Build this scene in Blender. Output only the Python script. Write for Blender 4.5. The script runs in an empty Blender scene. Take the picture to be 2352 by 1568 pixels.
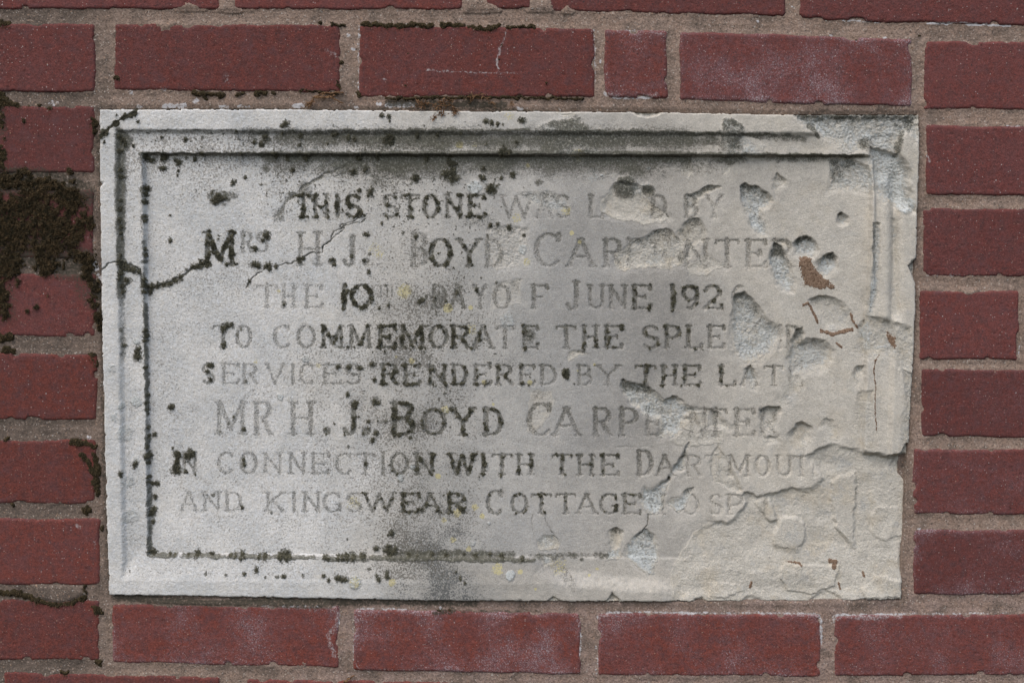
import bpy, math, random
import numpy as np
from mathutils import Matrix, Vector

random.seed(7)
rng = np.random.default_rng(11)
scene = bpy.context.scene
col = scene.collection

# ------------------------------------------------------------------ camera, world, sun, exposure
Z0 = 1.25                                   # height of the plaque's centre above the ground
F_PX, CX, CY = 3267.0, 1176.0, 784.0        # 50 mm lens, measured on a 2352 x 1568 copy of the photograph
CAM = np.array([0.0028468, -1.29, 0.14085215 + Z0])
PITCH, YAW, ROLL = 0.09713202, 0.00081955, -0.00675891


def cam_axes():
    cp, sp, cy, sy = math.cos(PITCH), math.sin(PITCH), math.cos(YAW), math.sin(YAW)
    fwd = np.array([sy * cp, cy * cp, -sp]); right = np.array([cy, -sy, 0.0])
    down = np.cross(fwd, right)
    cr, sr = math.cos(ROLL), math.sin(ROLL)
    return cr * right + sr * down, -sr * right + cr * down, fwd


AX_R, AX_D, AX_F = cam_axes()
cam_data = bpy.data.cameras.new('camera')
cam_data.lens = F_PX / 2352.0 * 36.0
cam_data.sensor_width = 36.0
cam_data.clip_start = 0.05
cam_data.clip_end = 500.0
cam = bpy.data.objects.new('camera', cam_data)
col.objects.link(cam)
up = -AX_D
cam.matrix_world = Matrix(((AX_R[0], up[0], -AX_F[0], CAM[0]), (AX_R[1], up[1], -AX_F[1], CAM[1]),
                           (AX_R[2], up[2], -AX_F[2], CAM[2]), (0, 0, 0, 1)))
scene.camera = cam

SUN_EL, SUN_AZ = math.radians(56), math.radians(212)      # azimuth measured clockwise from +Y: high, in front of the wall, to the left
world = bpy.data.worlds.new('World')
scene.world = world
world.use_nodes = True
wn = world.node_tree
bg = wn.nodes['Background']
sky = wn.nodes.new('ShaderNodeTexSky')
sky.sky_type = 'NISHITA'
sky.sun_disc = False
sky.sun_elevation = SUN_EL
sky.sun_rotation = SUN_AZ
sky.air_density = 1.2
sky.dust_density = 3.0
wn.links.new(sky.outputs[0], bg.inputs[0])
bg.inputs[1].default_value = 0.15
sun_data = bpy.data.lights.new('sun', 'SUN')
sun_data.energy = 1.3
sun_data.angle = math.radians(75)
sun_data.color = (1.0, 0.97, 0.93)
sun = bpy.data.objects.new('sun', sun_data)
col.objects.link(sun)
to_sun = Vector((math.sin(SUN_AZ) * math.cos(SUN_EL), math.cos(SUN_AZ) * math.cos(SUN_EL), math.sin(SUN_EL)))
sun.rotation_euler = to_sun.to_track_quat('Z', 'Y').to_euler()
scene.view_settings.view_transform = 'Standard'
scene.view_settings.look = 'None'
scene.view_settings.gamma = 1.0
scene.view_settings.use_curve_mapping = False
scene.view_settings.exposure = 0.45

# ------------------------------------------------------------------ tools: wall coordinates, noise, outlines
def wall_xz(u, v, y=0.0):
    """rectify a measured photo point onto the vertical plane at depth y (the wall's own coordinates)"""
    a = (np.asarray(u, np.float64) - CX) / F_PX
    b = (np.asarray(v, np.float64) - CY) / F_PX
    dx = a * AX_R[0] + b * AX_D[0] + AX_F[0]
    dy = a * AX_R[1] + b * AX_D[1] + AX_F[1]
    dz = a * AX_R[2] + b * AX_D[2] + AX_F[2]
    t = (y - CAM[1]) / dy
    return CAM[0] + t * dx, CAM[2] + t * dz


NS = 0.7903226
VIEWS = {'TL': (0, 0, .42535), 'TM': (1000, 0, .42535), 'TR': (1976, 0, .42535),
         'ML': (0, 660, .42535), 'MM': (1000, 660, .42535), 'MR': (1976, 660, .42535),
         'BL': (0, 1317, .42535), 'BM': (1000, 1317, .42535), 'BR': (1976, 1317, .42535),
         'A': (560, 540, .27211), 'B': (1160, 540, .27211), 'C': (1760, 540, .27211),
         'D': (560, 800, .27211), 'E': (1160, 800, .27211), 'F': (1760, 800, .27211),
         'G': (480, 1030, .27211), 'H': (1100, 1030, .27211), 'I': (1700, 1030, .27211),
         'J': (480, 1290, .27211), 'K': (1100, 1290, .27211), 'L': (1700, 1290, .27211)}


def cv(view, pts):
    """measurements taken in an enlarged part of the photograph -> one common frame"""
    if view is None:
        return np.array(pts, np.float64)
    ox, oy, s = VIEWS[view]
    p = np.array(pts, np.float64)
    return np.stack([(ox + p[..., 0] * s) * NS, (oy + p[..., 1] * s) * NS], -1)


def cr(view, r):
    return r if view is None else r * VIEWS[view][2] * NS


_perm = np.random.default_rng(3).permutation(256).astype(np.int32)
_perm = np.concatenate([_perm, _perm, _perm])
_ang = np.random.default_rng(4).random(256) * 2 * np.pi
_gx, _gy = np.cos(_ang).astype(np.float32), np.sin(_ang).astype(np.float32)


def pn(x, y, seed=0):
    """gradient noise, about -1 .. 1"""
    x = np.asarray(x, np.float32) + np.float32(seed * 17.37 + 1000.5)
    y = np.asarray(y, np.float32) + np.float32(seed * 9.71 + 1000.5)
    xf, yf = np.floor(x), np.floor(y)
    fx, fy = x - xf, y - yf
    xi, yi = xf.astype(np.int32) & 255, yf.astype(np.int32) & 255
    ux, uy = fx * fx * fx * (fx * (fx * 6 - 15) + 10), fy * fy * fy * (fy * (fy * 6 - 15) + 10)
    def g(ix, iy, dx, dy):
        h = _perm[_perm[ix & 255] + (iy & 255)]
        return _gx[h] * dx + _gy[h] * dy
    a, b = g(xi, yi, fx, fy), g(xi + 1, yi, fx - 1, fy)
    c, d = g(xi, yi + 1, fx, fy - 1), g(xi + 1, yi + 1, fx - 1, fy - 1)
    return (a + ux * (b - a) + uy * ((c + ux * (d - c)) - (a + ux * (b - a)))) * 1.5


def fbm(x, y, size, octaves=4, seed=0, gain=0.5):
    out, amp, tot = 0.0, 1.0, 0.0
    for o in range(octaves):
        k = 2.0 ** o / size
        out = out + amp * pn(x * k, y * k, seed + o * 5)
        tot += amp
        amp *= gain
    return out / tot


def ss(a, b, x):
    t = np.clip((x - a) / (b - a), 0, 1)
    return t * t * (3 - 2 * t)


def seg_dist(u, v, a, b):
    dx, dy = b[0] - a[0], b[1] - a[1]
    L = dx * dx + dy * dy + 1e-9
    t = np.clip(((u - a[0]) * dx + (v - a[1]) * dy) / L, 0, 1)
    return np.hypot(u - a[0] - t * dx, v - a[1] - t * dy)


def poly_sd(u, v, P):
    d = np.full(u.shape, 1e9, np.float32)
    ins = np.zeros(u.shape, bool)
    n = len(P)
    for i in range(n):
        a, b = P[i], P[(i + 1) % n]
        d = np.minimum(d, seg_dist(u, v, a, b))
        if a[1] != b[1]:
            c = ((a[1] <= v) != (b[1] <= v)) & (u < (b[0] - a[0]) * (v - a[1]) / (b[1] - a[1]) + a[0])
            ins ^= c
    return np.where(ins, -d, d)


def line_sd(u, v, P):
    d = np.full(u.shape, 1e9, np.float32)
    for i in range(len(P) - 1):
        d = np.minimum(d, seg_dist(u, v, P[i], P[i + 1]))
    return d


class Grid:
    """a regular sampling of the wall in the measured frame"""
    def __init__(s, u0, v0, u1, v1, step):
        s.u0, s.v0, s.step = u0, v0, step
        s.nu, s.nv = int((u1 - u0) / step) + 1, int((v1 - v0) / step) + 1
        uu = (u0 + np.arange(s.nu) * step).astype(np.float32)
        vv = (v0 + np.arange(s.nv) * step).astype(np.float32)
        s.U, s.V = np.meshgrid(uu, vv)
        s.Uw, s.Vw = s.U, s.V

    def win(s, P, m):
        P = np.asarray(P)
        i0 = max(0, int((P[:, 0].min() - m - s.u0) / s.step)); i1 = min(s.nu, int((P[:, 0].max() + m - s.u0) / s.step) + 2)
        j0 = max(0, int((P[:, 1].min() - m - s.v0) / s.step)); j1 = min(s.nv, int((P[:, 1].max() + m - s.v0) / s.step) + 2)
        return (slice(j0, max(j0, j1)), slice(i0, max(i0, i1)))

    def new(s, val=0.0):
        return np.full(s.U.shape, val, np.float32)


def make_obj(name, me, parent=None, mat=None):
    o = bpy.data.objects.new(name, me)
    col.objects.link(o)
    if parent is not None:
        o.parent = parent
    if mat is not None:
        me.materials.append(mat)
    return o


def sheet(name, X, Y, Z, keep, mat, parent, attrs=None, smooth=True, off=(0, 0, 0), skirt=0.0):
    """mesh from the kept cells of a grid; X, Y, Z are the vertex arrays, keep is one flag per cell"""
    nv, nu = X.shape
    idx = np.arange(nv * nu).reshape(nv, nu)
    a, b, c, d = idx[:-1, :-1][keep], idx[1:, :-1][keep], idx[1:, 1:][keep], idx[:-1, 1:][keep]
    quads = np.stack([a, b, c, d], 1)
    if len(quads) == 0:
        return None
    used, inv = np.unique(quads, return_inverse=True)
    quads = inv.reshape(-1, 4)
    co = np.stack([X.ravel()[used] - off[0], Y.ravel()[used] - off[1], Z.ravel()[used] - off[2]], 1).astype(np.float32)
    nvert = len(used)
    if skirt:
        e = np.concatenate([quads[:, [0, 1]], quads[:, [1, 2]], quads[:, [2, 3]], quads[:, [3, 0]]])
        key = {}
        es = np.sort(e, 1)
        code = es[:, 0].astype(np.int64) * nvert + es[:, 1]
        uq, first, cnt = np.unique(code, return_index=True, return_counts=True)
        be = e[first[cnt == 1]]
        bv = np.unique(be)
        remap = np.zeros(nvert, np.int64); remap[bv] = nvert + np.arange(len(bv))
        bco = co[bv].copy(); bco[:, 1] += skirt
        co = np.concatenate([co, bco])
        quads = np.concatenate([quads, np.stack([be[:, 1], be[:, 0], remap[be[:, 0]], remap[be[:, 1]]], 1)])
    me = bpy.data.meshes.new(name)
    me.vertices.add(len(co)); me.vertices.foreach_set('co', co.ravel())
    me.loops.add(len(quads) * 4); me.loops.foreach_set('vertex_index', quads.ravel().astype(np.int32))
    me.polygons.add(len(quads))
    me.polygons.foreach_set('loop_start', (np.arange(len(quads)) * 4).astype(np.int32))
    me.polygons.foreach_set('loop_total', np.full(len(quads), 4, np.int32))
    me.polygons.foreach_set('use_smooth', np.full(len(quads), smooth, bool))
    for an, chans in (attrs or {}).items():
        arr = np.zeros((len(co), 4), np.float32)
        for k, ch in enumerate(chans):
            q = ch.ravel()[used]
            arr[:nvert, k] = q
            if skirt:
                arr[nvert:, k] = q[bv]
        at = me.attributes.new(an, 'FLOAT_COLOR', 'POINT')
        at.data.foreach_set('color', arr.ravel())
    me.update()
    return make_obj(name, me, parent, mat)


def empty(name, loc):
    o = bpy.data.objects.new(name, None)
    o.location = loc
    o.empty_display_size = 0.05
    col.objects.link(o)
    return o


# ------------------------------------------------------------------ materials
class NT:
    def __init__(s, name):
        s.m = bpy.data.materials.new(name); s.m.use_nodes = True
        s.t = s.m.node_tree; s.b = s.t.nodes['Principled BSDF']
        s.tc = s.t.nodes.new('ShaderNodeTexCoord').outputs['Object']
        s.b.inputs['Specular IOR Level'].default_value = 0.25

    def link(s, a, b):
        s.t.links.new(a, b)

    def val(s, sock, x):
        if isinstance(x, (int, float)):
            sock.default_value = x
        elif isinstance(x, tuple):
            sock.default_value = (*x, 1.0)[:len(sock.default_value)]
        else:
            s.link(x, sock)

    def math(s, op, a, b=0.0, c=0.0, clamp=False):
        n = s.t.nodes.new('ShaderNodeMath'); n.operation = op; n.use_clamp = clamp
        s.val(n.inputs[0], a); s.val(n.inputs[1], b); s.val(n.inputs[2], c)
        return n.outputs[0]

    def noise(s, scale, detail=3.0, rough=0.55, out='Fac', vec=None, dist=0.0, seed=0.0):
        n = s.t.nodes.new('ShaderNodeTexNoise')
        n.noise_dimensions = '4D' if seed else '3D'
        if seed:
            n.inputs['W'].default_value = seed
        s.link(vec or s.tc, n.inputs['Vector'])
        n.inputs['Scale'].default_value = scale; n.inputs['Detail'].default_value = detail
        n.inputs['Roughness'].default_value = rough; n.inputs['Distortion'].default_value = dist
        return n.outputs[out]

    def voro(s, scale, out='Distance', vec=None):
        n = s.t.nodes.new('ShaderNodeTexVoronoi')
        s.link(vec or s.tc, n.inputs['Vector']); n.inputs['Scale'].default_value = scale
        return n.outputs[out]

    def step(s, x, lo, hi, a=0.0, b=1.0):
        n = s.t.nodes.new('ShaderNodeMapRange'); n.interpolation_type = 'SMOOTHSTEP'
        s.val(n.inputs['Value'], x)
        s.val(n.inputs['From Min'], lo); s.val(n.inputs['From Max'], hi)
        s.val(n.inputs['To Min'], a); s.val(n.inputs['To Max'], b)
        return n.outputs[0]

    def mix(s, f, a, b, mode='MIX'):
        n = s.t.nodes.new('ShaderNodeMix'); n.data_type = 'RGBA'; n.blend_type = mode
        s.val(n.inputs['Factor'], f); s.val(n.inputs['A'] if False else n.inputs[6], a); s.val(n.inputs[7], b)
        return n.outputs[2]

    def attr(s, name):
        n = s.t.nodes.new('ShaderNodeAttribute'); n.attribute_name = name
        sp = s.t.nodes.new('ShaderNodeSeparateColor')
        s.link(n.outputs['Color'], sp.inputs[0])
        return sp.outputs[0], sp.outputs[1], sp.outputs[2], n.outputs['Alpha']

    def grow(s, mask, noise, soft=0.18):
        """a patch whose edge breaks up: mask plus noise crosses a threshold"""
        q = s.math('ADD', mask, s.math('MULTIPLY', s.math('SUBTRACT', noise, 0.5), 1.5))
        return s.math('MULTIPLY', s.step(q, 0.5 - soft, 0.5 + soft), s.step(mask, 0.0, 0.12))

    def scalecol(s, c, f):
        n = s.t.nodes.new('ShaderNodeVectorMath'); n.operation = 'SCALE'
        s.link(c, n.inputs[0]); s.val(n.inputs['Scale'], f)
        return n.outputs[0]

    def bump(s, h, strength, dist, prev=None):
        n = s.t.nodes.new('ShaderNodeBump')
        n.inputs['Strength'].default_value = strength; n.inputs['Distance'].default_value = dist
        s.link(h, n.inputs['Height'])
        if prev is not None:
            s.link(prev, n.inputs['Normal'])
        return n.outputs[0]

    def done(s, color, rough, normal=None):
        s.val(s.b.inputs['Base Color'], color); s.val(s.b.inputs['Roughness'], rough)
        if normal is not None:
            s.link(normal, s.b.inputs['Normal'])
        return s.m


def stone_material():
    k = NT('weathered_limestone')
    white, grey, speck, film = k.attr('wear')
    pale, yellow, fresh, soot = k.attr('growth')
    n_big, n_mid = k.noise(28, 4), k.noise(140, 4)
    n_f = k.noise(620, 3, 0.6)
    n_ff = k.noise(1500, 2, 0.6)
    n_s = k.noise(640, 3, 0.62, seed=2.0)
    n_mott = k.noise(330, 4, 0.7, seed=5.0)
    c = k.mix(k.step(n_mid, 0.3, 0.7), (0.50, 0.462, 0.400), (0.535, 0.492, 0.425))
    c = k.mix(k.math('MULTIPLY', grey, k.step(n_mott, 0.25, 0.6, 0.75, 1.0)), c, k.mix(n_big, (0.262, 0.250, 0.228), (0.305, 0.290, 0.266)))
    wf = k.math('MULTIPLY', white, k.step(n_mott, 0.30, 0.62, 0.45, 1.0))
    c = k.mix(wf, c, k.mix(k.step(n_big, 0.35, 0.65), (0.575, 0.578, 0.570), (0.605, 0.595, 0.575)))
    c = k.mix(k.math('MULTIPLY', fresh, k.step(n_mid, 0.2, 0.75, 0.6, 1.0)), c,
              k.mix(k.step(n_mott, 0.3, 0.7), (0.475, 0.445, 0.385), (0.555, 0.515, 0.445)))
    c = k.mix(k.math('MULTIPLY', fresh, k.step(k.noise(45, 4, 0.6, seed=21.0), 0.48, 0.66, 0.0, 0.55)), c, (0.50, 0.435, 0.335))
    c = k.mix(k.math('MULTIPLY', fresh, k.step(k.noise(60, 5, 0.65, seed=23.0), 0.54, 0.68, 0.0, 0.6)), c, (0.40, 0.395, 0.375))
    # mineral grain of the stone itself
    c = k.scalecol(c, k.step(n_ff, 0.25, 0.75, 0.78, 1.16))
    c = k.scalecol(c, k.step(k.noise(700, 3, 0.7, seed=17.0), 0.3, 0.7, 0.90, 1.07))
    c = k.scalecol(c, k.step(n_big, 0.25, 0.75, 0.91, 1.06))
    c = k.scalecol(c, k.step(n_mid, 0.25, 0.75, 0.94, 1.05))
    # bluish white lichen crust with dark gaps
    pf = k.math('MULTIPLY', k.step(k.math('ADD', pale, k.math('MULTIPLY', k.math('SUBTRACT', n_mott, 0.5), 1.6)), 0.12, 0.85), k.step(pale, 0.0, 0.15))
    crust = k.mix(k.step(k.noise(430, 4, 0.7, seed=9.0), 0.36, 0.50), (0.27, 0.262, 0.23), k.mix(n_mid, (0.46, 0.47, 0.45), (0.58, 0.60, 0.585)))
    c = k.mix(pf, c, crust)
    # small white lichen freckles inside the bloom
    c = k.mix(k.math('MULTIPLY', k.step(n_mott, 0.60, 0.68), k.math('MULTIPLY', white, 0.55)), c, (0.68, 0.70, 0.72))
    c = k.mix(k.grow(yellow, n_f, 0.15), c, k.mix(n_f, (0.50, 0.46, 0.30), (0.47, 0.40, 0.19)))
    # grey green water stain with soot-black speckle
    c = k.mix(k.math('MULTIPLY', soot, k.step(n_mott, 0.30, 0.66, 0.08, 0.50)), c, (0.215, 0.212, 0.190))
    c = k.mix(k.math('MULTIPLY', k.step(k.math('ADD', k.math('MULTIPLY', soot, 0.33), k.math('SUBTRACT', k.noise(720, 4, 0.72, seed=4.0), 0.5)), 0.17, 0.32), 0.80), c, (0.062, 0.066, 0.066))
    sp = k.step(k.math('ADD', k.math('MULTIPLY', speck, 0.30), k.math('SUBTRACT', n_s, 0.5)), 0.215, 0.32)
    c = k.mix(k.math('MULTIPLY', sp, k.step(white, 0.0, 1.0, 0.80, 0.62)), c, k.mix(white, (0.085, 0.078, 0.062), (0.135, 0.118, 0.095)))
    # dark green algae film
    n_g = k.math('ADD', k.math('MULTIPLY', k.noise(820, 4, 0.75, seed=11.0), 0.6), k.math('MULTIPLY', n_mott, 0.4))
    ff = k.math('MULTIPLY', k.step(k.math('ADD', film, k.math('MULTIPLY', k.math('SUBTRACT', n_g, 0.5), 3.0)), 0.16, 0.84), k.step(film, 0.02, 0.22))
    grit = k.mix(k.step(k.noise(520, 3, 0.7, seed=14.0), 0.50, 0.66), (0.060, 0.058, 0.042), (0.30, 0.292, 0.245))
    c = k.mix(k.math('MULTIPLY', ff, 0.88), c, k.mix(k.step(pale, 0.05, 0.4, 0.62, 1.0), k.mix(n_f, (0.070, 0.067, 0.048), (0.135, 0.128, 0.092)), grit))
    nb = k.bump(n_f, 0.7, 0.0007)
    nb = k.bump(n_ff, 0.5, 0.0005, nb)
    nb = k.bump(k.math('MULTIPLY', k.noise(430, 4, 0.7, seed=9.0), k.math('MAXIMUM', pf, k.math('MULTIPLY', ff, 0.7))), 0.9, 0.0016, nb)
    nb = k.bump(k.math('MULTIPLY', k.noise(560, 4, 0.72, seed=31.0), fresh), 0.8, 0.0013, nb)
    return k.done(c, 0.92, nb)


def brick_material():
    k = NT('red_facing_brick')
    bloom, film, tint, limey = k.attr('wear')
    n_big, n_mid = k.noise(22, 3), k.noise(120, 4)
    n_f = k.noise(520, 3, 0.6); n_ff = k.noise(1400, 2)
    n_b = k.noise(260, 5, 0.72, dist=0.6, seed=3.0)
    c = k.mix(tint, (0.122, 0.040, 0.037), (0.160, 0.041, 0.028))
    c = k.mix(k.step(n_mid, 0.38, 0.70, 0.0, 0.75), c, (0.098, 0.042, 0.040))
    c = k.scalecol(c, k.step(k.noise(190, 4, 0.7, seed=19.0), 0.3, 0.7, 0.84, 1.14))
    c = k.mix(k.step(n_big, 0.4, 0.7, 0.0, 0.45), c, (0.135, 0.050, 0.047))
    c = k.scalecol(c, k.step(n_ff, 0.28, 0.72, 0.74, 1.24))
    c = k.scalecol(c, k.step(n_f, 0.30, 0.70, 0.80, 1.14))
    oi = k.t.nodes.new('ShaderNodeObjectInfo').outputs['Random']
    c = k.scalecol(c, k.step(oi, 0.0, 1.0, 0.90, 1.10))
    c = k.mix(k.step(k.noise(75, 5, 0.7, seed=12.0), 0.50, 0.68, 0.0, 0.55), c, (0.105, 0.048, 0.050))
    bf = k.step(k.math('ADD', bloom, k.math('MULTIPLY', k.math('SUBTRACT', n_b, 0.5), 1.5)), 0.15, 1.05)
    c = k.mix(k.math('MULTIPLY', bf, 0.36), c, (0.255, 0.175, 0.200))
    bs = k.step(k.math('ADD', k.math('ADD', k.math('MULTIPLY', bloom, 0.35), 0.02), k.math('SUBTRACT', k.noise(760, 5, 0.78, seed=8.0, dist=0.5), 0.5)), 0.20, 0.34)
    c = k.mix(k.math('MULTIPLY', bs, 0.62), c, (0.47, 0.42, 0.44))
    # pale and dark sand grains in the clay
    def grains(scale, share, r0, r1, light, dark, f):
        nonlocal c
        v, vc = k.voro(scale), k.voro(scale, 'Color')
        sp = k.t.nodes.new('ShaderNodeSeparateColor'); k.link(vc, sp.inputs[0])
        g = k.math('MULTIPLY', k.step(v, r0, r1, 1.0, 0.0), k.step(sp.outputs[0], 1 - share, 1 - share * .6))
        c = k.mix(k.math('MULTIPLY', g, f), c, k.mix(sp.outputs[1], light[0], light[1]))
        gd = k.math('MULTIPLY', k.step(v, r0 * 1.3, r1 * 1.3, 1.0, 0.0), k.step(sp.outputs[0], share * 1.4, share))
        c = k.mix(k.math('MULTIPLY', gd, f), c, dark)
    grains(560, 0.13, 0.14, 0.34, ((0.27, 0.15, 0.11), (0.40, 0.33, 0.31)), (0.055, 0.035, 0.036), 0.75)
    grains(230, 0.07, 0.08, 0.17, ((0.36, 0.22, 0.15), (0.46, 0.42, 0.40)), (0.040, 0.032, 0.032), 0.75)
    c = k.mix(k.math('MULTIPLY', k.step(k.math('ADD', k.math('MULTIPLY', limey, 1.05), k.math('MULTIPLY', k.math('SUBTRACT', k.noise(420, 5, 0.78, seed=6.0), 0.5), 3.4)), 0.45, 1.15), k.math('MULTIPLY', k.step(limey, 0.05, 0.35), 0.72)), c, k.mix(n_f, (0.30, 0.25, 0.245), (0.52, 0.50, 0.49)))
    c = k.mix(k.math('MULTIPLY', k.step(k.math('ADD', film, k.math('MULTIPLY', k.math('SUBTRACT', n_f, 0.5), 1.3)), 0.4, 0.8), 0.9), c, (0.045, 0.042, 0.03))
    nb = k.bump(n_f, 0.65, 0.0008)
    nb = k.bump(n_ff, 0.4, 0.0005, nb)
    return k.done(c, 0.9, nb)


def mortar_material():
    k = NT('sandy_mortar')
    dirt_shade, film, white, pink = k.attr('wear')
    n_mid = k.noise(70, 4); n_f = k.noise(480, 3, 0.6)
    vc = k.voro(900, 'Color')
    sp = k.t.nodes.new('ShaderNodeSeparateColor'); k.link(vc, sp.inputs[0])
    c = k.mix(pink, (0.245, 0.182, 0.142), (0.262, 0.190, 0.160))
    c = k.mix(k.step(n_mid, 0.3, 0.7, 0.0, 0.6), c, (0.225, 0.152, 0.112))
    c = k.mix(k.step(k.noise(38, 5, 0.65, seed=7.0), 0.47, 0.66, 0.0, 0.75), c, (0.120, 0.092, 0.074))
    c = k.mix(k.math('MULTIPLY', dirt_shade, k.step(n_mid, 0.2, 0.6, 0.5, 0.95)), c, (0.105, 0.082, 0.066))
    c = k.scalecol(c, k.step(sp.outputs[0], 0.0, 1.0, 0.78, 1.22))
    c = k.mix(k.step(sp.outputs[1], 0.90, 0.95, 0.0, 0.6), c, k.mix(sp.outputs[2], (0.34, 0.20, 0.12), (0.45, 0.42, 0.38)))
    c = k.mix(k.step(sp.outputs[2], 0.07, 0.03, 0.0, 0.6), c, (0.06, 0.045, 0.04))
    c = k.mix(k.math('MULTIPLY', k.step(k.math('ADD', k.math('MULTIPLY', white, 1.15), k.math('MULTIPLY', k.math('SUBTRACT', k.noise(380, 4, 0.7, seed=5.0), 0.5), 2.6)), 0.50, 0.85), k.step(white, 0.05, 0.3)), c, (0.47, 0.45, 0.45))
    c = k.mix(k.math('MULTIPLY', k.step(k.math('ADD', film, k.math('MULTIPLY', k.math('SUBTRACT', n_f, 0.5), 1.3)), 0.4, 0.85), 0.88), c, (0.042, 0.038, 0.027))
    nb = k.bump(k.voro(900), 0.4, 0.0006)
    nb = k.bump(n_f, 0.45, 0.0008, nb)
    return k.done(c, 0.95, nb)


def moss_material(name, a, b, cc):
    k = NT(name)
    n_m, n_f = k.noise(160, 3), k.noise(800, 3, 0.65)
    c = k.mix(k.step(n_m, 0.35, 0.65), a, b)
    c = k.mix(k.step(n_f, 0.55, 0.72, 0.0, 0.8), c, cc)
    c = k.scalecol(c, k.step(k.noise(1600, 2), 0.25, 0.75, 0.6, 1.3))
    k.b.inputs['Specular IOR Level'].default_value = 0.1
    return k.done(c, 1.0, k.bump(n_f, 0.8, 0.0012))


def fibre_material(name, a, b, scale=400):
    k = NT(name)
    n = k.noise(scale, 3, 0.6)
    return k.done(k.mix(k.step(n, 0.3, 0.7), a, b), 0.9, k.bump(n, 0.5, 0.0005))


M_STONE, M_BRICK, M_MORTAR = stone_material(), brick_material(), mortar_material()
M_MOSS = moss_material('dark_moss', (0.088, 0.083, 0.058), (0.112, 0.105, 0.074), (0.19, 0.18, 0.125))
M_MOSSW = moss_material('brown_moss', (0.030, 0.024, 0.014), (0.046, 0.035, 0.018), (0.105, 0.070, 0.032))
M_BLADE = fibre_material('moss_leaf', (0.030, 0.025, 0.013), (0.098, 0.064, 0.031), 260)
M_ROOT = fibre_material('dried_root_fibre', (0.085, 0.047, 0.027), (0.26, 0.18, 0.125), 900)
M_TWIG = fibre_material('dry_twig', (0.10, 0.050, 0.025), (0.19, 0.11, 0.055))

# ------------------------------------------------------------------ the wall: bricks and mortar
# each brick: left, right, top-left, top-right, bottom-left, bottom-right, bloom, tint
BR = [
    (-60, 503, -122, -122, 20, 20, .10, .3), (537, 1069, -122, -118, 21, 22, .12, .5), (1117, 1219, -115, -115, 20, 21, .12, .5),
    (1258, 1802, -110, -104, 25, 36, .22, .4), (1838, 2420, -104, -92, 45, 60, .08, .3),
    (-310, 217, 53, 56, 211, 211, .16, .35), (262, 782, 56, 58, 206, 212, .20, .5), (825, 1365, 60, 65, 222, 223, .22, .55),
    (1390, 1532, 69, 71, 223, 224, .50, .75), (1563, 2094, 74, 90, 229, 243, .58, .4), (2123, 2660, 96, 98, 250, 255, .22, .3),
    (-110, 216, 243, 245, 396, 396, .16, .25), (2130, 2470, 288, 293, 447, 449, .14, .2),
    (-318, 212, 437, 437, 592, 592, .20, .25), (2122, 2655, 479, 482, 634, 637, .18, .25),
    (-100, 219, 632, 630, 772, 773, .16, .3), (2114, 2340, 668, 670, 824, 826, .24, .35), (2368, 2900, 671, 678, 826, 832, .2, .35),
    (-316, 220, 812, 814, 963, 964, .08, .75), (2118, 2650, 848, 850, 1003, 1004, .30, .3),
    (-120, 218, 1011, 1011, 1156, 1157, .10, .75), (2100, 2440, 1031, 1033, 1180, 1183, .42, .35),
    (-312, 228, 1191, 1192, 1342, 1342, .10, .7), (2099, 2625, 1217, 1219, 1365, 1367, .50, .35),
    (-305, 227, 1372, 1380, 1514, 1516, .12, .65), (258, 777, 1388, 1391, 1521, 1533, .52, .85), (813, 1333, 1400, 1408, 1537, 1547, .60, 1.0),
    (1373, 1885, 1409, 1411, 1551, 1553, .48, .85), (1918, 2440, 1414, 1410, 1552, 1548, .46, .6),
    (10, 504, 1545, 1555, 1690, 1698, .12, .6), (567, 1080, 1559, 1568, 1705, 1712, .3, .7), (1120, 1640, 1584, 1588, 1722, 1726, .3, .7),
    (1680, 2200, 1590, 1588, 1728, 1724, .3, .6), (2236, 2750, 1588, 1586, 1724, 1722, .3, .6)]
# brickwork beyond the picture on every side, the same bond carried on
FAR = []
for yt, yb, sh in ((-880, -730, 400), (-690, -540, 120), (-500, -350, 120), (-311, -161, 400)):
    for q in range(-1, 8):
        FAR.append((-860 + sh + q * 565, -330 + sh + q * 565, yt, yt, yb, yb, .2, .4))
for yt, yb, sh in ((1735, 1880, 260), (1915, 2060, 20), (2095, 2240, 260), (2275, 2420, 20), (2455, 2600, 260)):
    for q in range(-1, 8):
        FAR.append((-860 + sh + q * 555, -340 + sh + q * 555, yt, yt + 4, yb, yb + 4, .2, .5))
for b in list(BR):
    for q in range(2):
        if b[0] < 12:
            FAR.append((b[0] - 545 - 556 * q, b[0] - 33 - 556 * q, b[2], b[2], b[4], b[4], .15, .4))
        if b[1] > 2400:
            FAR.append((b[1] + 33 + 556 * q, b[1] + 545 + 556 * q, b[3], b[3] + 4, b[5], b[5] + 4, .2, .35))

wall = empty('brick_wall', (0, 0, 0))
wall['label'] = 'old red brick wall with sandy mortar joints all around the pale stone plaque'
wall['category'] = 'wall'


def quad_of(b, m=0.0):
    return np.array([(b[0] - m, b[2] - m), (b[1] + m, b[3] - m), (b[1] + m, b[5] + m), (b[0] - m, b[4] + m)], float)


OUT = cv(None, [(233, 253), (640, 252.5), (1107, 257), (1500, 259), (1800, 265), (2107, 265), (2108, 330), (2103, 480), (2098, 700), (2093, 860), (2085, 1000), (2082, 1100), (2078, 1180), (2070, 1290), (2067, 1372),
                (1900, 1377), (1664, 1378), (1400, 1377), (1008, 1375), (700, 1369), (450, 1364), (255, 1361), (248, 1150), (240, 800), (236, 600), (234, 430)])

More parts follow.
